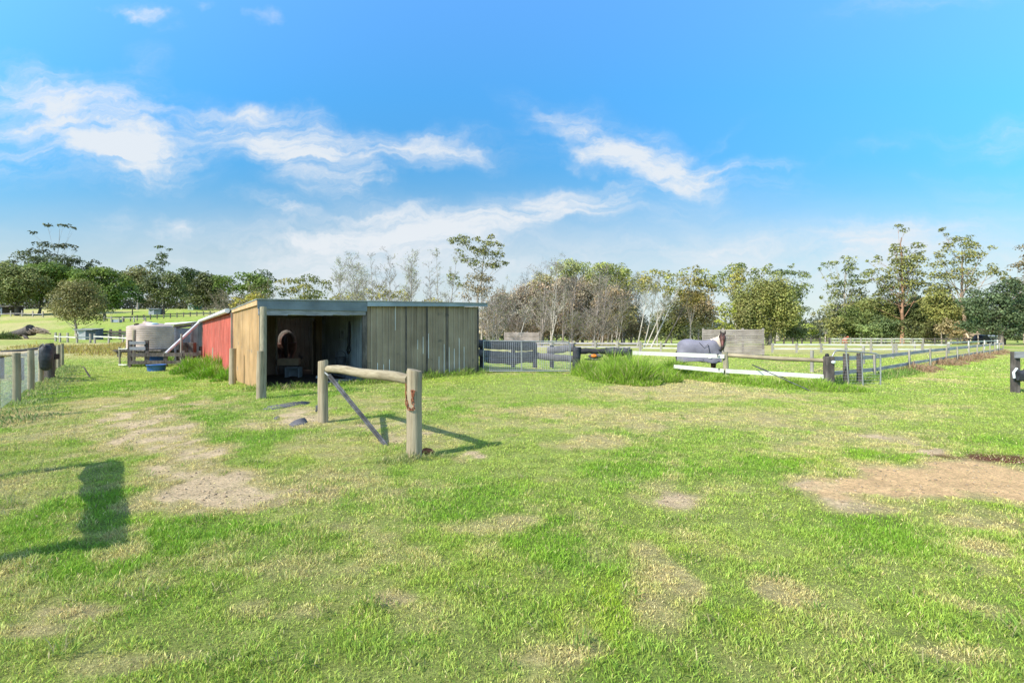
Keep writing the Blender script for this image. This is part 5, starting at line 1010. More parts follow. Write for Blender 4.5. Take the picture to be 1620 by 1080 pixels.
def tree(name, label, x, ybase, D, clumps, leaf, bark, trunk=None, r0=.3, size=None, dens=1.0, group=None, under=.25, cat='tree', depth=.9, k=None, col2=None, twig=1.0, flat=.62):
    """clumps in photo pixels (column, row, half width, half height [, depth offset]) at distance D"""
    mpp = D / FPX; size = size or max(.16, 2.1 * mpp); X0 = (x - CX) * mpp; z0 = gz(X0, D) if ybase is None else min(EYE + (HY - ybase) * mpp, gz(X0, D) + .3)
    z0 = gz(X0, D)
    root = thing(name, label, cat, (X0, D, z0), group)
    S = []; Vs = []; Cs = []
    tp = [np.array([X0, D, z0 - .3])] + [np.array([(a - CX) * mpp, D + (rng.random() - .5) * mpp * 6, EYE + (HY - b_) * mpp]) for a, b_ in (trunk or [(x, min(c[1] + c[3] * .3 for c in clumps))])]
    fine = [tp[0]]
    for a, b_ in zip(tp[:-1], tp[1:]):
        for t in (.25, .5, .75, 1): fine.append(a + (b_ - a) * t + rng.normal(size=3) * r0 * .12)
    n = len(fine); r0 = r0 * .8; rad = lambda i: r0 * (1 - .82 * (i / (n - 1)) ** .9) * (1.35 if i == 0 else 1)
    for i in range(n - 1): S.append([*fine[i], *fine[i + 1], rad(i), rad(i + 1)])
    leafc = np.array(leaf) * LEAFK; c2 = np.array(col2 if col2 is not None else leaf) * LEAFK
    gw = 1.2 if (name == 'gum_tree' and 80 < D < 140) else 1.0
    for c in clumps:
        rx, rz = c[2] * mpp * gw, c[3] * mpp * gw; ry = rx * depth if rx < 6 else rx * depth * .9
        off = c[4] if len(c) > 4 else (rng.random() - .5) * 1.2 * max(cc[2] for cc in clumps) * mpp * .6
        ctr = np.array([(c[0] - CX) * mpp, D + off, EYE + (HY - c[1]) * mpp])
        kk = k or int(np.clip((c[2] * c[3]) / 22, 4, 60))
        hgt = ctr[2] - rz * .4
        ii = [i for i in range(1, n) if fine[i][2] < hgt - .3] or [1]
        i0 = ii[-1] if len(ii) < 3 else ii[int(len(ii) * (.55 + .45 * rng.random())) - 1]
        p0 = fine[i0]; end = ctr - np.array([0, 0, rz * .25]); mid = p0 * .45 + end * .55 + np.array([0, 0, -abs(end[2] - p0[2]) * .12 - .1]); rb = min(rad(i0) * .5, r0 * .28) * (.6 + .4 * min(1, rx / 4))
        pts = bez(p0, mid, end, 6)
        for i in range(5): S.append([*pts[i], *pts[i + 1], rb * (1 - .16 * i), rb * (1 - .16 * (i + 1))])
        tintc = leafc * (t_ := rng.random()) + c2 * (1 - t_)
        for pc, pr in puffs(ctr, (rx, ry, rz), kk, flat):
            a = pts[3 + int(rng.random() * 3)]; e = pc - np.array([0, 0, pr[2] * .3]); m_ = (a + e) / 2 + rng.normal(size=3) * .1 - np.array([0, 0, .1])
            rt = max(rb * .22, .012) * twig; S.append([*a, *m_, rt, rt * .7]); S.append([*m_, *e, rt * .7, rt * .35])
            nl = int(dens * 4.2 * (pr[0] * pr[2] + .6 * pr[0] * pr[1]) / (size * size) + 4)
            u = rng.normal(size=(nl, 3)); u /= np.linalg.norm(u, axis=1)[:, None]
            u[:, 2] = np.where((u[:, 2] < -.1) & (rng.random(nl) > under), -u[:, 2], u[:, 2])
            rr_ = (.62 + .42 * rng.random((nl, 1)) ** .7)
            P = pc + u * pr * rr_; cc = tintc * (.68 + .64 * rng.random())
            V, C = leaf_cloud(P, u + np.array([0, 0, .5]), np.full(nl, size), cc); Vs.append(V); Cs.append(C)
    seg_mesh('trunk', S, np.array(bark), root, (X0, D, z0), 5 if r0 * FPX / D > 1.5 else 4)
    V = np.vstack(Vs); m = len(V) // 4
    np_mesh('crown', V, np.arange(4 * m).reshape(-1, 4), 'leaf', np.vstack(Cs), root, (X0, D, z0))
    return root
def auto(cx, cy, RX, RY, n, r=.34, flat=1.0, edge=.75):
    r *= 1.22
    """n clumps filling an ellipse of the photo"""
    out = []
    for i in range(n):
        a = 2 * pi * (i * .618034 % 1); q = math.sqrt((i + .5) / n) * edge
        out.append((cx + RX * q * cos(a) + random.uniform(-2, 2), cy - RY * q * sin(a) * 1.0, RX * r * random.uniform(.8, 1.25), RY * r * flat * random.uniform(.8, 1.25)))
    return out
def sapling(name, label, x, D, xt, yt, spread=14, nb=16, bark=(.42, .38, .34), leaf=None, lf=.3, group=None, r0=None, sub=5, up=.8, multi=1, twigc=None, size=None, low=.25, cat='tree'):
    """bare or sparsely leaved winter tree: stem, branches, twigs"""
    mpp = D / FPX; X0 = (x - CX) * mpp; z0 = gz(X0, D); root = thing(name, label, cat, (X0, D, z0), group)
    S = []; T = []; tips = []; top = np.array([(xt - CX) * mpp, D, EYE + (HY - yt) * mpp]); H = top[2] - z0; r0 = r0 or max(.05, H * .012)
    for m in range(multi):
        b0 = np.array([X0 + (rng.random() - .5) * .5 * (multi > 1), D + (rng.random() - .5) * .5, z0 - .2]); tpp = top + (np.array([rng.normal() * spread * mpp * .55, rng.normal() * spread * mpp * .5, -rng.random() * H * .22]) if m else 0)
        md = (b0 + tpp) / 2 + np.array([rng.normal() * H * .03, rng.normal() * H * .03, 0]); st = bez(b0, md, tpp, 12); rm = r0 * (1 if m == 0 else .6 + .3 * rng.random())
        for i in range(11): S.append([*st[i], *st[i + 1], rm * (1 - i / 11.8), rm * (1 - (i + 1) / 11.8)])
        for q in range(max(3, nb // multi)):
            t = low + (1 - low) * rng.random() ** .9; i = min(int(t * 11), 10); p = st[i] + (st[i + 1] - st[i]) * (t * 11 - i); ang = rng.random() * 2 * pi; L_ = spread * mpp * (1.25 - .75 * t) * (.5 + .7 * rng.random())
            dirv = np.array([cos(ang), sin(ang), up + .5 * rng.random()]); dirv /= np.linalg.norm(dirv); e = p + dirv * L_ * 1.15; rb = rm * (1 - t) * .45 + .010
            mm = (p + e) / 2 + rng.normal(size=3) * L_ * .06; S.append([*p, *mm, rb, rb * .7]); S.append([*mm, *e, rb * .7, rb * .35])
            for _ in range(sub):
                tt = .25 + .75 * rng.random(); pp_ = p + (e - p) * tt; dv = dirv * .6 + rng.normal(size=3) * .55 + np.array([0, 0, .25]); dv /= np.linalg.norm(dv); l2 = L_ * (.25 + .35 * rng.random()); e2 = pp_ + dv * l2; T.append([*pp_, *e2, rb * .35 + .004, .004])
                for __ in range(3):
                    t3 = .2 + .8 * rng.random(); p3 = pp_ + (e2 - pp_) * t3; d3 = dv * .5 + rng.normal(size=3) * .6 + np.array([0, 0, .2]); d3 /= np.linalg.norm(d3); e3 = p3 + d3 * l2 * .55; T.append([*p3, *e3, .010 + mpp * .05, .006]); tips.append(e3); tips.append(p3 + (e3 - p3) * .5)
    seg_mesh('trunk', S, np.array(bark), root, (X0, D, z0), 5)
    T = np.array(T); seg_mesh('twigs', T, np.array(twigc or [c * .9 for c in bark]), root, (X0, D, z0), 3)['kind'] = 'stuff'
    if leaf is not None:
        tips = np.array(tips); k = rng.random(len(tips)) < lf; P = np.repeat(tips[k], 3, 0); P = P + rng.normal(size=P.shape) * .16
        V, C = leaf_cloud(P, rng.normal(size=P.shape), np.full(len(P), size or max(.13, 1.5 * mpp)), np.array(leaf)); np_mesh('foliage', V, np.arange(len(V)).reshape(-1, 4), 'leaf', C, root, (X0, D, z0))
    return root
GREEN = (.055, .105, .022); DKG = (.025, .055, .018); OLV = (.10, .125, .045); BRG = (.105, .14, .03); GUM = (.075, .105, .040); GUM2 = (.115, .125, .045); BLG = (.042, .066, .036)
BARK = (.26, .22, .18); PALE = (.38, .32, .26); ORG = (.36, .21, .13); GREY = (.33, .29, .26)

# left hillside
tree('gum_tree', 'tall gum on the left skyline with bare stems and flat umbrella tops', 82, 470, 235, [(52, 368, 8, 3), (74, 357, 10, 4), (96, 355, 13, 4), (108, 359, 8, 3), (60, 397, 16, 8), (80, 390, 20, 6), (105, 391, 14, 5), (116, 393, 6, 6), (85, 408, 12, 8), (46, 404, 7, 6)],
     (.045, .055, .035), GREY, [(84, 440), (92, 400), (95, 362)], .45, 1.0, 1.0, under=.3, twig=1.6)
tree('gum_tree', 'dark sprawling gum behind the bright green tree on the left skyline', 118, 480, 225, [(110, 415, 18, 10), (128, 414, 14, 9), (140, 418, 10, 8), (100, 425, 16, 10), (78, 420, 24, 12), (122, 430, 16, 10), (60, 418, 20, 10), (146, 422, 5, 5)], (.045, .06, .035), GREY, None, .5, 1.0, 1.0)
tree('gum_tree', 'dark spreading tree at the far left skyline', 25, 480, 215, [(42, 405, 14, 6), (28, 412, 16, 7), (52, 408, 12, 6), (12, 420, 14, 8), (-8, 424, 18, 8)], (.06, .075, .04), GREY, None, .5, .95, 1.0)
tree('broad_tree', 'broad grey-green tree with a forked trunk beside the far left barn', 27, 497, 150, auto(18, 452, 58, 32, 13, .36), (.095, .115, .045), (.10, .085, .07), [(28, 478), (30, 455)], .75, .62, 1.0, col2=(.07, .09, .035))
tree('umbrella_tree', 'broad bright green topped tree left of the olive tree on the hillside', 62, 500, 158, [(30, 440, 26, 12), (60, 432, 30, 13), (88, 431, 26, 12), (108, 440, 18, 13), (45, 455, 26, 14), (80, 452, 30, 16), (105, 462, 16, 16), (60, 470, 22, 12)], BRG, (.14, .12, .10), [(66, 480), (74, 450)], .6, .6, 1.1, col2=(.055, .10, .025))
tree('umbrella_tree', 'round bright green topped tree with drooping dark skirt in the middle of the hillside', 166, 505, 135, [(140, 440, 20, 11), (160, 434, 22, 10), (180, 440, 18, 12), (195, 450, 12, 12), (130, 452, 18, 14), (155, 456, 26, 17), (185, 464, 16, 17), (140, 474, 18, 16), (170, 482, 22, 15), (158, 470, 26, 18), (150, 488, 14, 10)], (.095, .13, .03), (.14, .12, .10), [(165, 485), (166, 460)], .55, .55, 1.1, col2=(.045, .08, .02))
tree('olive_tree', 'loose grey-olive tree with pale forked stems standing in front on the hillside', 121, 529, 88, [(110, 458, 22, 14), (135, 460, 22, 14), (95, 475, 20, 14), (120, 476, 28, 16), (148, 478, 18, 16), (85, 490, 14, 12), (105, 494, 22, 13), (135, 496, 22, 14), (158, 492, 12, 12), (92, 502, 10, 7), (148, 506, 12, 8)], (.115, .115, .055), (.36, .31, .25), [(120, 512), (117, 490)], .38, .30, .62, col2=(.085, .09, .04), under=.5)
tree('dark_tree', 'narrow dark tree with a bare stem right of the hillside umbrella tree', 209, 497, 150, [(207, 455, 14, 12), (222, 462, 14, 10), (200, 468, 14, 9), (214, 474, 16, 8)], DKG, (.09, .08, .07), [(209, 480)], .35, .6, 1.1)
tree('tall_tree', 'rounded grey-green tree beside the small blue-grey hillside shed', 258, 498, 150, [(245, 448, 16, 14), (265, 445, 16, 14), (282, 452, 12, 14), (240, 462, 16, 12), (262, 464, 20, 13), (284, 468, 12, 12), (255, 476, 16, 8), (230, 455, 12, 10), (272, 478, 12, 8)], (.075, .095, .04), (.14, .12, .10), [(258, 482), (258, 460)], .6, .6, 1.1, col2=(.05, .065, .03))
tree('gum_tree', 'slim gum with tiers of flat foliage standing over the left tree line', 257, 470, 215, [(253, 391, 10, 2.5), (266, 394, 6, 2.5), (257, 404, 10, 4.5), (252, 410, 7, 4), (263, 409, 6, 4), (245, 419, 10, 5), (258, 418, 8, 5), (236, 417, 4, 2), (256, 430, 8, 6), (222, 421, 4, 2)], (.05, .07, .035), GREY, [(257, 440), (256, 415), (254, 394)], .3, .8, 1.1, twig=1.5)
tree('grey_tree', 'pale grey-green crown between the green tree and the tiered gum', 218, 480, 200, auto(218, 440, 30, 22, 7, .42), (.105, .115, .06), GREY, None, .5, .8, .9)
tree('dark_tree', 'dark rounded tree right of the tiered gum on the left skyline', 300, 482, 190, auto(292, 452, 22, 24, 6, .45), (.035, .055, .022), GREY, None, .5, .8, 1.1)
tree('dark_tree', 'dense dark brown-green tree behind the small green hillside hut', 325, 488, 175, auto(326, 460, 26, 30, 9, .42), (.045, .055, .022), GREY, None, .5, .72, 1.1)
tree('umbrella_tree', 'green domed tree with bare brown branches above the shed roof on the left', 383, 520, 92, [(362, 444, 20, 8), (385, 438, 22, 8), (405, 446, 18, 12), (350, 452, 14, 8), (418, 458, 14, 14), (395, 456, 22, 10), (372, 456, 20, 9), (410, 472, 16, 10)], (.075, .11, .028), (.28, .23, .18), [(378, 490), (384, 460)], .4, .40, 1.1, col2=(.05, .08, .02))
sapling('bare_shrub', 'bare brown branched shrub under the green domed tree', 352, 82, 352, 458, 30, 30, (.30, .24, .18), (.12, .12, .05), .25, multi=4, sub=7)
sapling('bare_shrub', 'bare brown thicket rising directly over the cream wall roof line', 392, 78, 394, 456, 34, 34, (.30, .24, .18), (.20, .19, .05), .35, multi=5, sub=7)
tree('yellow_bush', 'yellow-green bush peeping over the gutter of the shed', 392, 500, 70, [(378, 478, 12, 7), (394, 474, 14, 8), (408, 472, 10, 8), (366, 484, 8, 6)], (.17, .16, .04), GREY, None, .1, .28, .8, cat='bush')
tree('gum_tree', 'dark twiggy gum right of the green domed tree over the cream wall', 419, 480, 110, [(412, 432, 9, 6), (421, 432, 9, 6), (426, 444, 8, 7), (415, 448, 10, 7), (428, 460, 9, 7), (420, 470, 10, 7), (408, 458, 8, 8)], (.04, .06, .03), GREY, [(419, 450)], .3, .42, 1.0)
tree('gum_tree', 'low spreading gum over the open bay roof left of the bare trees', 482, 500, 95, [(450, 447, 12, 6), (468, 445, 14, 7), (487, 442, 14, 6), (505, 446, 12, 7), (518, 456, 10, 8), (455, 460, 14, 8), (480, 460, 18, 9), (505, 466, 14, 8), (445, 466, 8, 7), (490, 475, 22, 7)], (.065, .095, .04), GREY, [(482, 470)], .4, .38, .85, col2=(.13, .13, .05))
# background tree line behind the hillside
for i, (cx, cy, rx, ry, lab) in enumerate(((180, 448, 40, 20, 'dull olive tree in the back row above the round green tree'), (345, 462, 28, 26, 'olive-brown tree in the back row right of the green hut'), (-20, 440, 50, 22, 'dark tree in the back row at the left edge'), (300, 468, 30, 22, 'brown shaded tree in the back row left of the green hut'), (90, 448, 50, 22, 'dark tree in the back row behind the bright green topped tree'), (240, 468, 40, 16, 'brown lower tree in the back row behind the blue-grey shed'), (400, 478, 30, 20, 'brown shaded tree in the back row close to the shed roof'), (450, 492, 30, 18, 'dark tree in the back row hidden behind the bay roof'))):
    tree('back_row_tree', lab, cx, 480, 205 + 4 * i, auto(cx, cy, rx, ry, 7, .36), (.065, .07, .04), GREY, None, .4, .85, .75, group='back row of trees on the hillside')
# small far things on the hillside
def hut(x0, x1, yt, yb, D, mats, label, slope=.12, name='hut', cat='shed'):
    mpp = D / FPX; xc = (x0 + x1) / 2; X = (xc - CX) * mpp; w = (x1 - x0) * mpp; z = gz(X, D); h = max((yb - yt) * mpp, 1.2)
    t = thing(name, label, cat, (X, D, z)); k = .62
    b = MB(); b.hexa([(X - w / 2, D, z - .3), (X - w / 2 + w * k, D - w * .18, z - .3), (X - w / 2 + w * k, D + w * .6, z - .3), (X - w / 2, D + w * .6, z - .3), (X - w / 2, D, z + h * (1 - slope)), (X - w / 2 + w * k, D - w * .18, z + h * (1 - slope)), (X - w / 2 + w * k, D + w * .6, z + h), (X - w / 2, D + w * .6, z + h)]); b.build('wall', mats[0], t)
    b = MB(); b.hexa([(X - w / 2 + w * k + .003, D - w * .18, z - .3), (X + w / 2, D + w * .1, z - .3), (X + w / 2, D + w * .6, z - .3), (X - w / 2 + w * k + .003, D + w * .6, z - .3), (X - w / 2 + w * k + .003, D - w * .18, z + h * (1 - slope)), (X + w / 2, D + w * .1, z + h * (1 - slope)), (X + w / 2, D + w * .6, z + h), (X - w / 2 + w * k + .003, D + w * .6, z + h)]); b.build('wall', mats[1], t)
    b = MB(); e = .12; b.hexa([(X - w / 2 - e, D - w * .24, z + h * (1 - slope) + .005), (X + w / 2 + e, D - w * .24, z + h * (1 - slope) + .005), (X + w / 2 + e, D + w * .65, z + h + .03), (X - w / 2 - e, D + w * .65, z + h + .03), (X - w / 2 - e, D - w * .24, z + h * (1 - slope) + .08), (X + w / 2 + e, D - w * .24, z + h * (1 - slope) + .08), (X + w / 2 + e, D + w * .65, z + h + .11), (X - w / 2 - e, D + w * .65, z + h + .11)]); b.build('roof', mats[2], t)
    return t
hut(122, 150, 520, 537, 78, ('wallpale', 'bluegrey_dark', 'roof'), 'small pale steel hut with a skillion roof at the hillside foot')
hut(235, 252, 490, 500, 149, ('wallblue', 'wallblue', 'wallblue'), 'small blue-grey hut beside the trunk of the rounded hillside tree')
hut(297, 314, 481, 490, 178, ('wallgreen', 'walldkgreen', 'roof'), 'small pale and dark green hut high on the hillside')
hut(-10, 20, 476, 490, 158, ('bluegrey_dark', 'dark', 'board'), 'dark open barn with a blue-grey end at the far left', name='barn', cat='barn')
def trough(x0, x1, y, D, label):
    X0_ = (x0 - CX) * D / FPX; X1_ = (x1 - CX) * D / FPX; z = gz(X0_, D); t = thing('trough', label, 'trough', (X0_, D, z)); b = MB(); b.box(((X0_ + X1_) / 2, D, z + .4), (X1_ - X0_, .8, .7)); b.build('tub', 'wallblue', t)
    for x in (X0_, X1_): b = MB(); b.box((x, D - .5, z + .5), (.2, .2, 1.2)); b.build('post', 'pale_post', t)
trough(179, 191, 508, 118, 'blue-grey trough between two pale posts under the hillside trees')
def fpts(L): return [W(x, 0, D)[:2] for x, D in L]
board_fence('rail_fence', 'pale rail fence at the foot of the hillside left of the tank', fpts([(88, 72), (95, 70), (107, 70), (122, 69), (143, 70)]), [(.75, .16)], 'pale_post', 'white', 1.3, 'sq', .12, .06, -1)
board_fence('rail_fence', 'pale rail fence running from the steel hut to the tank', fpts([(150, 69), (172, 68), (195, 66), (208, 65)]), [(.95, .16)], 'pale_post', 'white', 1.3, 'sq', .12, .06, -1)
board_fence('rail_fence', 'dark rail fence behind the steel hut at the hillside foot', fpts([(148, 80), (160, 80), (175, 80), (190, 80), (206, 80)]), [(1.2, .3), (.7, .3)], 'darkwood', 'darkwood', 1.6, 'sq', .15, .08, -1)
board_fence('rail_fence', 'thin post and rail fence across the hillside below the left barn', fpts([(0, 142), (17, 141), (35, 140), (52, 139), (68, 138)]), [(.8, .12)], 'pale_post', 'grey_rail', 1.6, 'sq', .15, .05, -1)
t = board_fence('rail_fence', 'pale rail fence under the middle hillside trees', fpts([(165, 122), (176, 121), (194, 120), (212, 119), (230, 118)]), [(.9, .15)], 'pale_post', 'pale_post', 1.3, 'sq', .14, .06, -1)
t = thing('wire_fence', 'row of dark fence posts across the hillside behind the tank', 'fence', (*W(240, 0, 135)[:2], 6))
for k in range(14):
    X, Y, _ = W(196 + 10.5 * k, 0, 120 + 2.2 * k); b = MB(); b.box((X, Y, gz(X, Y) + .5), (.2, .2, 1.6)); b.build('post', 'darkwood', t)
# fallen tree
fx, fy, _ = W(20, 0, 78); fz = gz(fx, fy); ft = thing('fallen_tree', 'fallen tree trunk with a spread of bare roots behind the left fence', 'fallen tree', (fx, fy, fz))
b = MB(); b.tube([W(-14, 533, 78), W(8, 532, 78), W(24, 528, 78), W(40, 525, 78), W(50, 522, 78)], [.44, .47, .52, .65, .9], 12, jit=.15); b.build('trunk', 'darkwood', ft)
b = MB(); b.tube([W(36, 527, 78), W(44, 537, 77.4)], [.3, .2], 8, jit=.2); b.tube([W(22, 531, 78), W(18, 538, 77.5)], [.15, .08], 8); b.build('branch', 'darkwood', ft)
S = []
for i in range(150):
    a = random.uniform(-.25, 1.0) * pi; L_ = random.uniform(.6, 1); c = np.array(W(50, 526, 78)); e = np.array(W(61 + 21 * cos(a) * L_, 528 - 9.5 * abs(sin(a)) * L_ + random.uniform(-1, 3), 78 + random.uniform(-1.2, 1.2)))
    m_ = (c + e) / 2 + np.array([random.uniform(-.4, .4), random.uniform(-.4, .4), random.uniform(0, .6)]); S += [[*c, *m_, .09, .06], [*m_, *e, .06, .02]]
seg_mesh('roots', S, np.array((.30, .24, .19)), ft, (fx, fy, fz), 4)
t = tall('tall_grass', 'dark weedy clump around the fallen trunk on the left', [(*W(x, 0, 76)[:2], 1.6, 1.0, 1) for x in (-12, -2, 8, 16)], 1500, 1.0, .09, ((.05, .10, .02), (.14, .17, .05)), .8)

# bare poplars behind the shed roof
TW = (.30, .27, .25)
for i, (x, xt, yt, sp_, nb, lf_, m_, lab) in enumerate(((562, 556, 405, 30, 34, .30, 2, 'bare pale poplar with thin yellow leaves, leftmost behind the shed'), (598, 586, 402, 12, 14, .06, 1, 'thin dark bare stem leaning left behind the shed roof'), (617, 618, 402, 26, 30, .06, 2, 'leafless poplar with upright twigs behind the middle of the shed roof'),
    (650, 652, 400, 24, 32, .22, 2, 'dense twiggy poplar with pale leaves behind the olive wall'), (681, 678, 415, 18, 16, .04, 1, 'thin forked leafless tree right of the dense twiggy poplar'), (694, 690, 398, 16, 16, .16, 1, 'slim pale tree with a few tufts left of the tall gum'), (708, 724, 402, 18, 18, .12, 1, 'slim bare stem leaning right into the tall gum'), (540, 538, 412, 20, 20, .30, 1, 'sparse pale leaved tree at the left end of the bare poplars'), (578, 572, 425, 24, 22, .28, 2, 'low bare poplar between the two leftmost poplars'))):
    sapling('bare_poplar', lab, x, 62 + 3 * (i % 3), xt, yt, sp_, int(nb * 1.7), TW, (.36, .38, .22), lf_, 'bare trees behind the shed', r0=.11, multi=m_, sub=6)
for x, y, rx, ry, lab in ((530, 480, 22, 10, 'low green bush behind the bay roof'), (600, 465, 24, 14, 'brown-olive bush behind the roof join'), (630, 468, 22, 14, 'olive bush between the bare poplars'), (560, 472, 26, 12, 'pale olive bush under the leftmost poplar'), (690, 478, 20, 8, 'low green bush over the olive wall')):
    tree('bush', lab, x, 490, 84, auto(x, y, rx, ry, 5, .45), (.15, .15, .05), GREY, None, .12, .34, .7, cat='bush', group='bushes behind the shed')
# the tall central gum
tree('gum_tree', 'tall gum with clumped olive foliage rising over the right end of the shed', 757, 530, 92, [(722, 378, 13, 7), (735, 384, 11, 9), (712, 384, 5, 3), (757, 380, 8, 4), (779, 374, 7, 5), (772, 388, 12, 6), (790, 390, 10, 6), (750, 396, 9, 7), (765, 402, 14, 8), (738, 410, 11, 7), (752, 416, 12, 7), (772, 416, 13, 8), (783, 421, 8, 5), (795, 404, 5, 5), (797, 416, 6, 5), (728, 398, 6, 4), (716, 442, 9, 7), (730, 450, 9, 5), (785, 402, 8, 6)],
     (.10, .105, .032), (.40, .35, .30), [(755, 470), (762, 440), (764, 412), (770, 385)], .34, .36, 1.0, col2=(.075, .09, .035), twig=1.3)
tree('vine_tree', 'pinkish grey tangled crown hanging under the tall gum', 762, 530, 84, [(750, 438, 16, 10), (768, 445, 14, 14), (745, 455, 14, 12), (765, 465, 18, 12), (735, 470, 12, 10)], (.13, .11, .09), (.36, .32, .28), None, .2, .28, .55, col2=(.09, .085, .05), twig=1.5)
# thicket
TC = (.28, .24, .21); LC = (.42, .38, .33)
thk = [(775, 780, 462, 26), (790, 800, 452, 26), (808, 812, 470, 24), (826, 836, 440, 30), (842, 850, 425, 30), (858, 866, 418, 26), (872, 884, 414, 26), (890, 900, 412, 26), (905, 915, 416, 26), (922, 934, 424, 24), (938, 950, 420, 26), (952, 962, 418, 24), (968, 978, 430, 24), (985, 1000, 432, 26), (1000, 1014, 438, 26), (782, 792, 490, 26), (815, 826, 482, 30), (850, 862, 470, 30), (880, 893, 468, 30), (912, 926, 466, 30), (945, 958, 462, 30), (975, 990, 466, 30), (800, 806, 500, 26), (835, 842, 505, 30), (868, 876, 500, 30), (900, 906, 502, 30), (930, 938, 500, 30), (962, 968, 502, 30), (768, 770, 478, 16), (995, 1004, 488, 30)]
for i, (x, xt, yt, s_) in enumerate(thk):
    pale = i % 3 == 0; leafy = (None, (.20, .21, .07), (.34, .33, .24), (.14, .17, .06))[i % 4]
    sapling('thicket_sapling', ('thin pale sapling with few leaves in the grey thicket behind the mesh gate', 'brown twiggy sapling in the grey thicket behind the mesh gate')[0 if pale else 1], x, 74 + 5.5 * (i % 5), xt, yt, s_, 36, LC if pale else TC, leafy, .28 if leafy else 0, 'pale saplings in the grey thicket' if pale else 'brown saplings in the grey thicket', multi=2 + i % 2, sub=6, twigc=(.31, .27, .25) if i % 2 else (.24, .195, .165), low=.12, up=.7)
for i, (x, y, rx, ry, c, lab) in enumerate(((905, 425, 26, 14, (.17, .20, .10), 'grey-green leafy crown highest in the thicket'), (962, 432, 26, 16, (.15, .18, .06), 'green leafy crown in the middle of the thicket'), (860, 448, 20, 14, (.22, .21, .10), 'olive tinted crown left of the highest thicket crown'), (988, 450, 20, 16, (.15, .17, .05), 'olive crown right of the green middle crown'), (950, 492, 34, 22, (.17, .165, .08), 'yellow-olive bush in the lower middle of the thicket'), (985, 500, 20, 18, (.21, .20, .11), 'pale yellow leaved bush low in the thicket'), (815, 500, 26, 20, (.24, .23, .21), 'lilac grey bush at the left foot of the thicket'), (880, 498, 30, 24, (.22, .19, .16), 'brownish grey bush low behind the mesh gate'), (915, 520, 30, 14, (.24, .20, .17), 'low grey-brown bush behind the black padded rail'), (842, 522, 34, 14, (.20, .17, .14), 'low brown bush behind the small windbreak'), (775, 510, 18, 20, (.22, .20, .17), 'grey bush against the end of the olive wall'), (830, 472, 26, 18, (.19, .17, .15), 'grey-brown twiggy mass high at the left of the thicket'), (868, 470, 28, 22, (.20, .17, .14), 'brown twiggy mass left of the middle of the thicket'), (900, 462, 30, 24, (.22, .20, .17), 'lilac-brown twiggy mass under the highest crown'), (940, 458, 28, 20, (.20, .19, .12), 'olive-brown twiggy mass in the middle of the thicket'), (975, 475, 28, 20, (.19, .16, .12), 'brown twiggy mass right of the middle of the thicket'), (800, 480, 24, 18, (.22, .20, .18), 'pale grey twiggy mass behind the small windbreak'), (955, 525, 34, 14, (.18, .15, .12), 'low brown twiggy mass behind the loose black wrapping'), (1005, 515, 22, 16, (.16, .14, .10), 'brown shaded bush at the right foot of the thicket'))):
    tree('bush', lab, x, 545, 84 + 3 * (i % 5), auto(x, y, rx * 1.15, ry * 1.15, 10, .42), c, GREY, None, .12, .30, .75, under=.6, cat='bush', twig=1.6, group='bushes in the grey thicket')
# leaning pale trunks and green-orange crowns
lean = [(1008, 1026, 455, 'slim white trunk leaning right at the end of the thicket'), (1018, 1042, 450, 'second slim white trunk leaning right beside the first'), (1030, 1078, 444, 'long pale trunk leaning far right under the orange-green crown'), (1047, 1090, 470, 'dark leaning trunk nearest the horse'), (818, 838, 480, 'pale broken trunk leaning right above the small windbreak'), (870, 890, 470, 'white trunk leaning right in the middle thicket'), (1022, 1055, 475, 'thin grey trunk leaning between the white trunks')]
for i, (x, xt, yt, lab) in enumerate(lean): sapling('leaning_tree', lab, x, 66 + i, xt, yt, 26, 18, (.40, .36, .31) if 'dark' not in lab else (.10, .085, .07), (.14, .16, .05), .2, r0=.16 if 'long' in lab or 'dark' in lab else .11, low=.5, sub=5)
tree('leafy_tree', 'yellow-green tufted crown over the slim white trunks', 1040, 540, 74, [(1025, 440, 18, 10), (1042, 432, 16, 8), (1055, 444, 14, 12), (1035, 456, 20, 10), (1052, 462, 16, 10), (1018, 456, 12, 10)], (.17, .19, .05), (.42, .38, .33), [(1040, 490)], .15, .30, .75, col2=(.15, .14, .055))
tree('leafy_tree', 'green and orange tinged crown above the long leaning trunk', 1092, 540, 72, [(1080, 432, 12, 8), (1096, 428, 14, 8), (1110, 436, 14, 9), (1085, 446, 16, 9), (1105, 452, 18, 12), (1122, 446, 10, 12), (1128, 462, 10, 12), (1075, 462, 14, 10), (1098, 470, 24, 14)], (.12, .16, .035), (.30, .26, .22), [(1095, 480)], .2, .29, .9, col2=(.15, .12, .05))
tree('brown_tree', 'brown twiggy tree standing behind the horse', 1105, 545, 78, auto(1100, 490, 34, 32, 10, .40), (.17, .14, .10), (.26, .22, .19), None, .22, .30, .55, under=.6, twig=1.8, col2=(.10, .11, .05))
tree('dark_tree', 'dark green low tree under the leaning trunks', 1062, 545, 84, auto(1062, 508, 30, 26, 7, .42), (.06, .075, .03), GREY, None, .2, .32, .8)
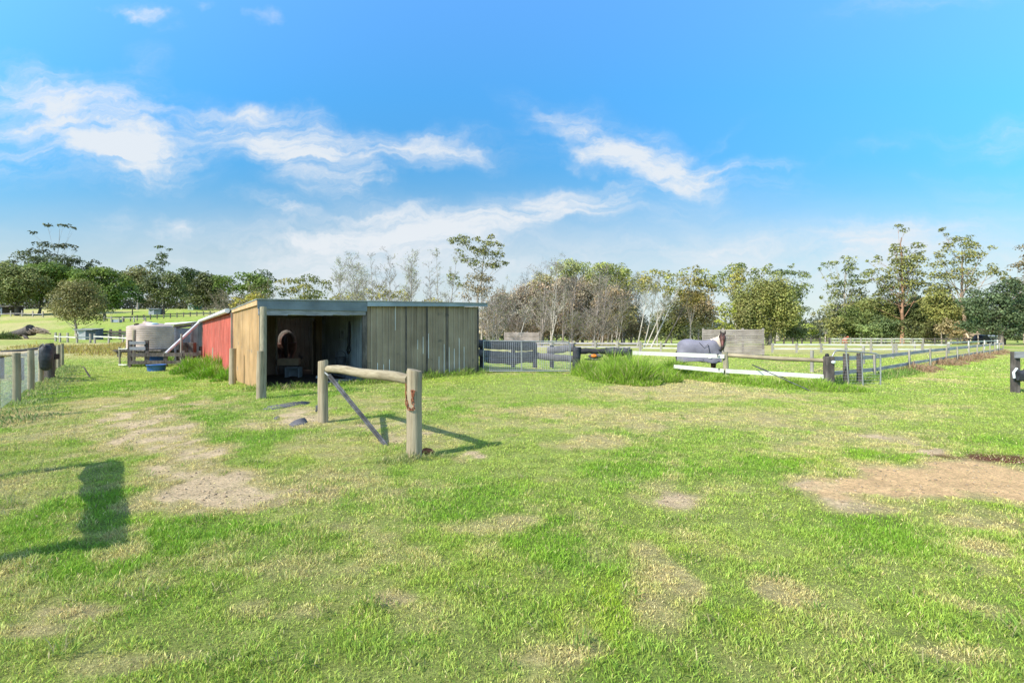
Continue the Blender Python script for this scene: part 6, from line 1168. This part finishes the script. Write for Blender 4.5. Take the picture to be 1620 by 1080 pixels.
# poplar, willow and gums in the middle right
tree('gum_tree', 'broad flat gum crown rising behind the willow', 1230, 530, 135, [(1160, 425, 12, 7), (1176, 422, 12, 6), (1146, 440, 12, 9), (1200, 431, 9, 6), (1212, 424, 8, 6), (1222, 432, 16, 6), (1240, 430, 16, 5), (1258, 433, 16, 6), (1274, 437, 12, 6), (1254, 421, 4, 4), (1266, 455, 14, 10), (1262, 475, 12, 12), (1270, 492, 12, 8), (1192, 440, 10, 6), (1252, 462, 14, 12), (1258, 505, 12, 14), (1135, 455, 10, 12)], (.065, .09, .04), (.40, .35, .30), [(1235, 480), (1245, 440)], .5, .5, 1.0, col2=(.10, .12, .045))
tree('poplar_tree', 'yellow autumn poplar behind the large windbreak', 1164, 540, 88, [(1166, 428, 11, 10), (1160, 442, 14, 12), (1172, 448, 13, 12), (1156, 458, 13, 12), (1168, 470, 14, 12), (1174, 434, 9, 9)], (.16, .15, .045), GREY, None, .2, .32, .9, col2=(.15, .17, .045))
tree('yellow_bush', 'bright yellow-green bush just above the left of the large windbreak', 1147, 545, 66, [(1146, 488, 14, 8), (1152, 500, 14, 9), (1142, 512, 12, 8), (1150, 522, 16, 10), (1160, 486, 8, 8)], (.13, .15, .03), GREY, None, .1, .26, .9, cat='bush')
w_ = []
for i in range(30):
    a = random.random() * 2 * pi; q = math.sqrt(random.random()); w_.append((1213 + 46 * q * cos(a), 490 + 38 * q * sin(a), 15, 17))
tree('willow_tree', 'big soft olive willow behind the large windbreak', 1218, 545, 80, w_, (.115, .125, .055), (.20, .17, .13), None, .4, .27, .95, under=.7, flat=1.3, col2=(.13, .15, .045))
tree('bush', 'dark shaded bush right of the willow', 1262, 545, 84, auto(1252, 520, 22, 18, 5, .5), (.07, .085, .03), GREY, None, .1, .32, 1.0, cat='bush')
tree('bush', 'small rounded green bush in the gap below the distant ridge', 1282, 540, 120, auto(1282, 522, 16, 9, 4, .5), (.12, .15, .04), GREY, None, .1, .42, 1.0, cat='bush')
tree('small_tree', 'small twisted gum between the gap and the first tall gum', 1306, 538, 112, [(1294, 494, 10, 6), (1304, 488, 9, 6), (1314, 498, 9, 7), (1300, 508, 10, 7), (1286, 498, 6, 4)], (.08, .105, .05), (.36, .31, .27), [(1308, 515)], .25, .42, .8, col2=(.16, .15, .09))
# the tall gums on the right
tree('gum_tree', 'pale-limbed tall gum, first of the row right of the gap', 1337, 538, 112, [(1312, 418, 9, 5), (1300, 426, 4, 3), (1322, 415, 7, 4), (1341, 414, 11, 7), (1348, 424, 10, 6), (1332, 428, 11, 7), (1312, 440, 10, 6), (1322, 450, 12, 7), (1358, 440, 10, 8), (1370, 448, 9, 6), (1344, 448, 14, 9), (1308, 456, 8, 5), (1330, 466, 12, 9), (1355, 464, 14, 10), (1304, 470, 6, 3), (1322, 480, 10, 8), (1350, 486, 14, 10), (1368, 470, 9, 9)],
     (.085, .11, .045), PALE, [(1339, 500), (1336, 465), (1340, 425)], .42, .42, .85, col2=(.12, .13, .05), twig=1.5)
tree('gum_tree', 'tallest gum of the right row with an orange-brown trunk and a lone top tuft', 1428, 541, 102, [(1422, 356, 7, 4), (1426, 367, 6, 4), (1418, 388, 5, 6), (1432, 391, 13, 6), (1416, 398, 7, 6), (1455, 388, 12, 5), (1458, 400, 8, 8), (1430, 402, 12, 7), (1415, 412, 10, 9), (1436, 416, 16, 10), (1456, 412, 9, 6), (1392, 411, 6, 8), (1375, 412, 3, 2), (1424, 430, 17, 11), (1442, 432, 14, 10), (1405, 438, 12, 8), (1385, 430, 12, 6), (1374, 434, 10, 7), (1395, 446, 12, 8), (1410, 455, 16, 10), (1432, 452, 16, 9), (1448, 460, 12, 10), (1460, 448, 12, 9), (1468, 462, 10, 9), (1420, 470, 14, 10), (1400, 466, 12, 8), (1376, 480, 10, 8)],
     (.095, .11, .042), ORG, [(1429, 505), (1426, 465), (1428, 420), (1424, 375)], .5, .40, .9, col2=(.12, .13, .05), twig=1.5)
tree('gum_tree', 'tall wide-crowned gum, third of the right row, with a peeling orange trunk', 1527, 541, 98, [(1490, 363, 5, 4), (1497, 371, 3, 3), (1515, 379, 12, 5), (1534, 378, 10, 5), (1498, 387, 7, 4), (1508, 394, 11, 8), (1530, 392, 13, 8), (1548, 390, 10, 5), (1566, 393, 6, 3), (1544, 404, 12, 7), (1520, 406, 14, 8), (1540, 416, 12, 8), (1492, 401, 9, 5), (1484, 408, 7, 5), (1480, 422, 12, 7), (1502, 424, 12, 8), (1475, 436, 12, 9), (1495, 440, 14, 9), (1520, 434, 16, 8), (1552, 434, 11, 7), (1568, 424, 9, 6), (1575, 432, 9, 5), (1535, 446, 14, 8), (1505, 456, 16, 9), (1485, 460, 12, 9), (1590, 438, 8, 7), (1480, 480, 18, 10)],
     (.10, .115, .042), (.36, .25, .17), [(1524, 505), (1522, 470), (1525, 430), (1522, 395)], .5, .38, .9, col2=(.125, .13, .05), twig=1.5)
tree('gum_tree', 'open reddish gum at the right edge of the picture', 1622, 541, 100, [(1618, 396, 10, 6), (1606, 420, 9, 7), (1596, 444, 9, 8), (1618, 424, 10, 8), (1612, 450, 10, 9), (1630, 410, 12, 8), (1640, 435, 14, 10), (1600, 470, 12, 8), (1628, 460, 14, 10)], (.12, .10, .06), (.42, .33, .27), [(1618, 490), (1612, 440)], .3, .38, .8, twig=1.5)
tree('dense_tree', 'dense blue-green tree at the right edge under the reddish gum', 1582, 545, 82, auto(1582, 492, 56, 42, 26, .22, edge=.95), BLG, (.30, .25, .20), None, .5, .34, 1.0, col2=(.06, .085, .048))
tree('dense_tree', 'second dark green tree cut by the right edge', 1635, 545, 88, auto(1640, 495, 34, 40, 10, .34), (.035, .07, .03), (.42, .38, .3), None, .4, .36, 1.2)
for i, (x, y, rx, ry, D, c, lab) in enumerate(((1415, 500, 26, 24, 108, (.09, .105, .045), 'dull green shrub behind the orange trunk'), (1362, 490, 22, 18, 112, (.09, .11, .04), 'upper olive shrub behind the first gum'), (1478, 506, 26, 22, 110, (.08, .10, .04), 'green shrub between the tallest and third gum'), (1325, 505, 18, 22, 116, (.09, .11, .05), 'grey-green shrub behind the foot of the first gum'), (1445, 488, 22, 20, 114, (.075, .095, .04), 'upper dull green shrub right of the tallest gum'), (1520, 505, 20, 26, 106, (.10, .11, .045), 'olive shrub behind the peeling trunk'), (1352, 515, 26, 22, 100, (.075, .10, .035), 'dark green bush at the foot of the pale-limbed gum'), (1388, 500, 24, 24, 104, (.10, .115, .04), 'olive shrub between the first and tallest gum'), (1400, 522, 24, 16, 96, (.07, .10, .045), 'low blue-green bush left of the orange trunk'), (1462, 505, 24, 30, 104, (.065, .085, .035), 'tall dark shrub right of the tallest gum'), (1490, 490, 26, 26, 92, (.12, .13, .045), 'olive leafy shrub left of the third gum'), (1505, 522, 18, 16, 88, (.17, .15, .09), 'dry brown bush at the foot of the third gum'), (1320, 518, 14, 18, 98, (.11, .12, .045), 'light olive bush left of the pale-limbed gum foot'), (1440, 522, 16, 16, 94, (.06, .07, .03), 'shaded bush right of the orange trunk'), (1372, 525, 18, 12, 92, (.08, .11, .04), 'low green bush below the olive shrub'), (1478, 524, 20, 14, 98, (.045, .05, .022), 'dark hollow bush between the second and third gum'), (1548, 500, 16, 26, 92, (.06, .10, .045), 'green shrub right of the third gum trunk'))):
    tree('bush', lab, x, 541, D, auto(x, y, rx * 1.1, ry * 1.1, 9, .44), c, (.40, .34, .28), None, .15, .34, 1.0, cat='bush', group='understorey bushes below the gums')
# dead limbs at the foot of the third gum
dx_, dy_, _ = W(1538, 0, 92); t = thing('dead_branch', 'bleached dead branches lying right of the peeling trunk', 'branch', (dx_, dy_, gz(dx_, dy_)))
seg_mesh('limbs', [[*W(1530, 538, 92), *W(1548, 524, 92), .18, .08], [*W(1530, 530, 92), *W(1552, 528, 91), .16, .06], [*W(1528, 527, 92), *W(1536, 541, 91), .2, .1], [*W(1526, 526, 92.5), *W(1540, 527, 92), .14, .08]], np.array((.50, .38, .28)), t, (dx_, dy_, gz(dx_, dy_)), 6)
# parked car and red-brown figure of a distant animal, distant shed
cxx, cyy, _ = W(1553, 0, 96); cz = gz(cxx, cyy); car = thing('parked_car', 'dark parked car under the dense blue-green tree', 'car', (cxx, cyy, cz))
b = MB(); prof = [(-.95, .35), (-1.0, .9), (-.72, 1.05), (-.5, 1.6), (.35, 1.66), (.75, 1.1), (1.05, .95), (1.08, .35)]
b.add([(cxx + x * 1.0, cyy - .8, cz + z) for x, z in prof] + [(cxx + x * 1.0, cyy + 1.0, cz + z) for x, z in prof], [tuple(range(8)), tuple(range(8, 16))[::-1]] + [(i, i + 8, (i + 1) % 8 + 8, (i + 1) % 8) for i in range(8)]); b.build('body', 'darkcar', car, bevel=.05)
b = MB(); b.hexa([(cxx - .6, cyy - .815, cz + 1.1), (cxx + .55, cyy - .815, cz + 1.1), (cxx + .55, cyy - .805, cz + 1.1), (cxx - .6, cyy - .805, cz + 1.1), (cxx - .42, cyy - .815, cz + 1.5), (cxx + .3, cyy - .815, cz + 1.54), (cxx + .3, cyy - .805, cz + 1.54), (cxx - .42, cyy - .805, cz + 1.5)]); b.build('window', 'glass', car)
for x in (-.62, .68): b = MB(); b.tube([(cxx + x, cyy - .84, cz + .33), (cxx + x, cyy - .6, cz + .33)], .33, 16); b.build('wheel', 'rubber', car)
hut(1562, 1584, 529, 541, 100, ('wallpale', 'bluegrey_dark', 'roof'), 'pale low shed half hidden under the dense tree on the right')
ax_, ay_, _ = W(1336.5, 0, 91); az_ = gz(ax_, ay_)
b = MB(); b.blob((ax_, ay_, az_ + .8), (.30, .55, .38), 12, 8, .1)
for sx in (-1, 1):
    for sy in (-.35, .35): b.tube([(ax_ + .15 * sx, ay_ + sy, az_ + .7), (ax_ + .16 * sx, ay_ + sy, az_)], [.12, .05], 8)
b.tube([(ax_ + .02, ay_ - .4, az_ + 1.0), (ax_ + .06, ay_ - .75, az_ + 1.35), (ax_ + .05, ay_ - 1.0, az_ + 1.2)], [.2, .14, .09], 8)
an = remeshed('body', b, 'redrug', None, .05, 2); ar = thing('animal', 'small red-brown animal standing in the shade under the pale-limbed gum', 'animal', (ax_, ay_, az_)); 
for v in an.data.vertices: v.co -= Vector((ax_, ay_, az_))
an.parent = ar
# far wood closing the view, and the distant ridge
def wood(name, label, x0, x1, D0, D1, h, n, size, cols):
    X = (x0 + (x1 - x0) * rng.random(n) - CX) / FPX; D = D0 + (D1 - D0) * rng.random(n); X = X * D; hh = h * (.15 + 1.3 * fbm(X * .09, D * .02, 4)); P = np.stack([X, D, zt(X, D) + hh * rng.random(n) ** .7], -1)
    c = np.array(cols[0]) * (1 - (t := fbm(X * .15, D * .1, 3)[:, None])) + np.array(cols[1]) * t; u = rng.normal(size=(n, 3)) + np.array([0, -.4, .6]); V, C = leaf_cloud(P, u, np.full(n, size), c); o = np_mesh(name, V, np.arange(len(V)).reshape(-1, 4), 'leaf', C); return tagp(o, label, 'wood', kind='stuff')
wood('far_wood', 'far-off dark wood seen low between the nearer trees', 740, 1640, 150, 185, 7.5, 26000, .9, ((.07, .075, .035), (.10, .115, .045)))
wood('far_wood', 'far-off brown-green wood along the hilltop on the left', -120, 470, 232, 262, 6, 9000, 1.2, ((.06, .055, .03), (.07, .08, .035)))
th = np.linspace(-62, 62, 160) * pi / 180; rr = np.array([880, 930, 1000, 1100, 1300]); hs = np.array([0, .55, .9, 1, .9]); V = []
for j in range(5):
    for a in th: V.append((rr[j] * sin(a), rr[j] * cos(a), -2 + hs[j] * (26 + 16 * (float(fbm(a * 9 + 3, j * .1 + .5, 4)) - .5) * 2)))
F_ = [(j * 160 + i, j * 160 + i + 1, (j + 1) * 160 + i + 1, (j + 1) * 160 + i) for j in range(4) for i in range(159)]
M['ridge'] = mat_noise('forested_ridge', (.10, .12, .11), (.17, .185, .17), (.05, .05, .08), .95, bump=.6, bdist=5)
o = np_mesh('hills', np.array(V), np.array(F_), 'ridge', None, None, smooth=True); o['kind'] = 'structure'
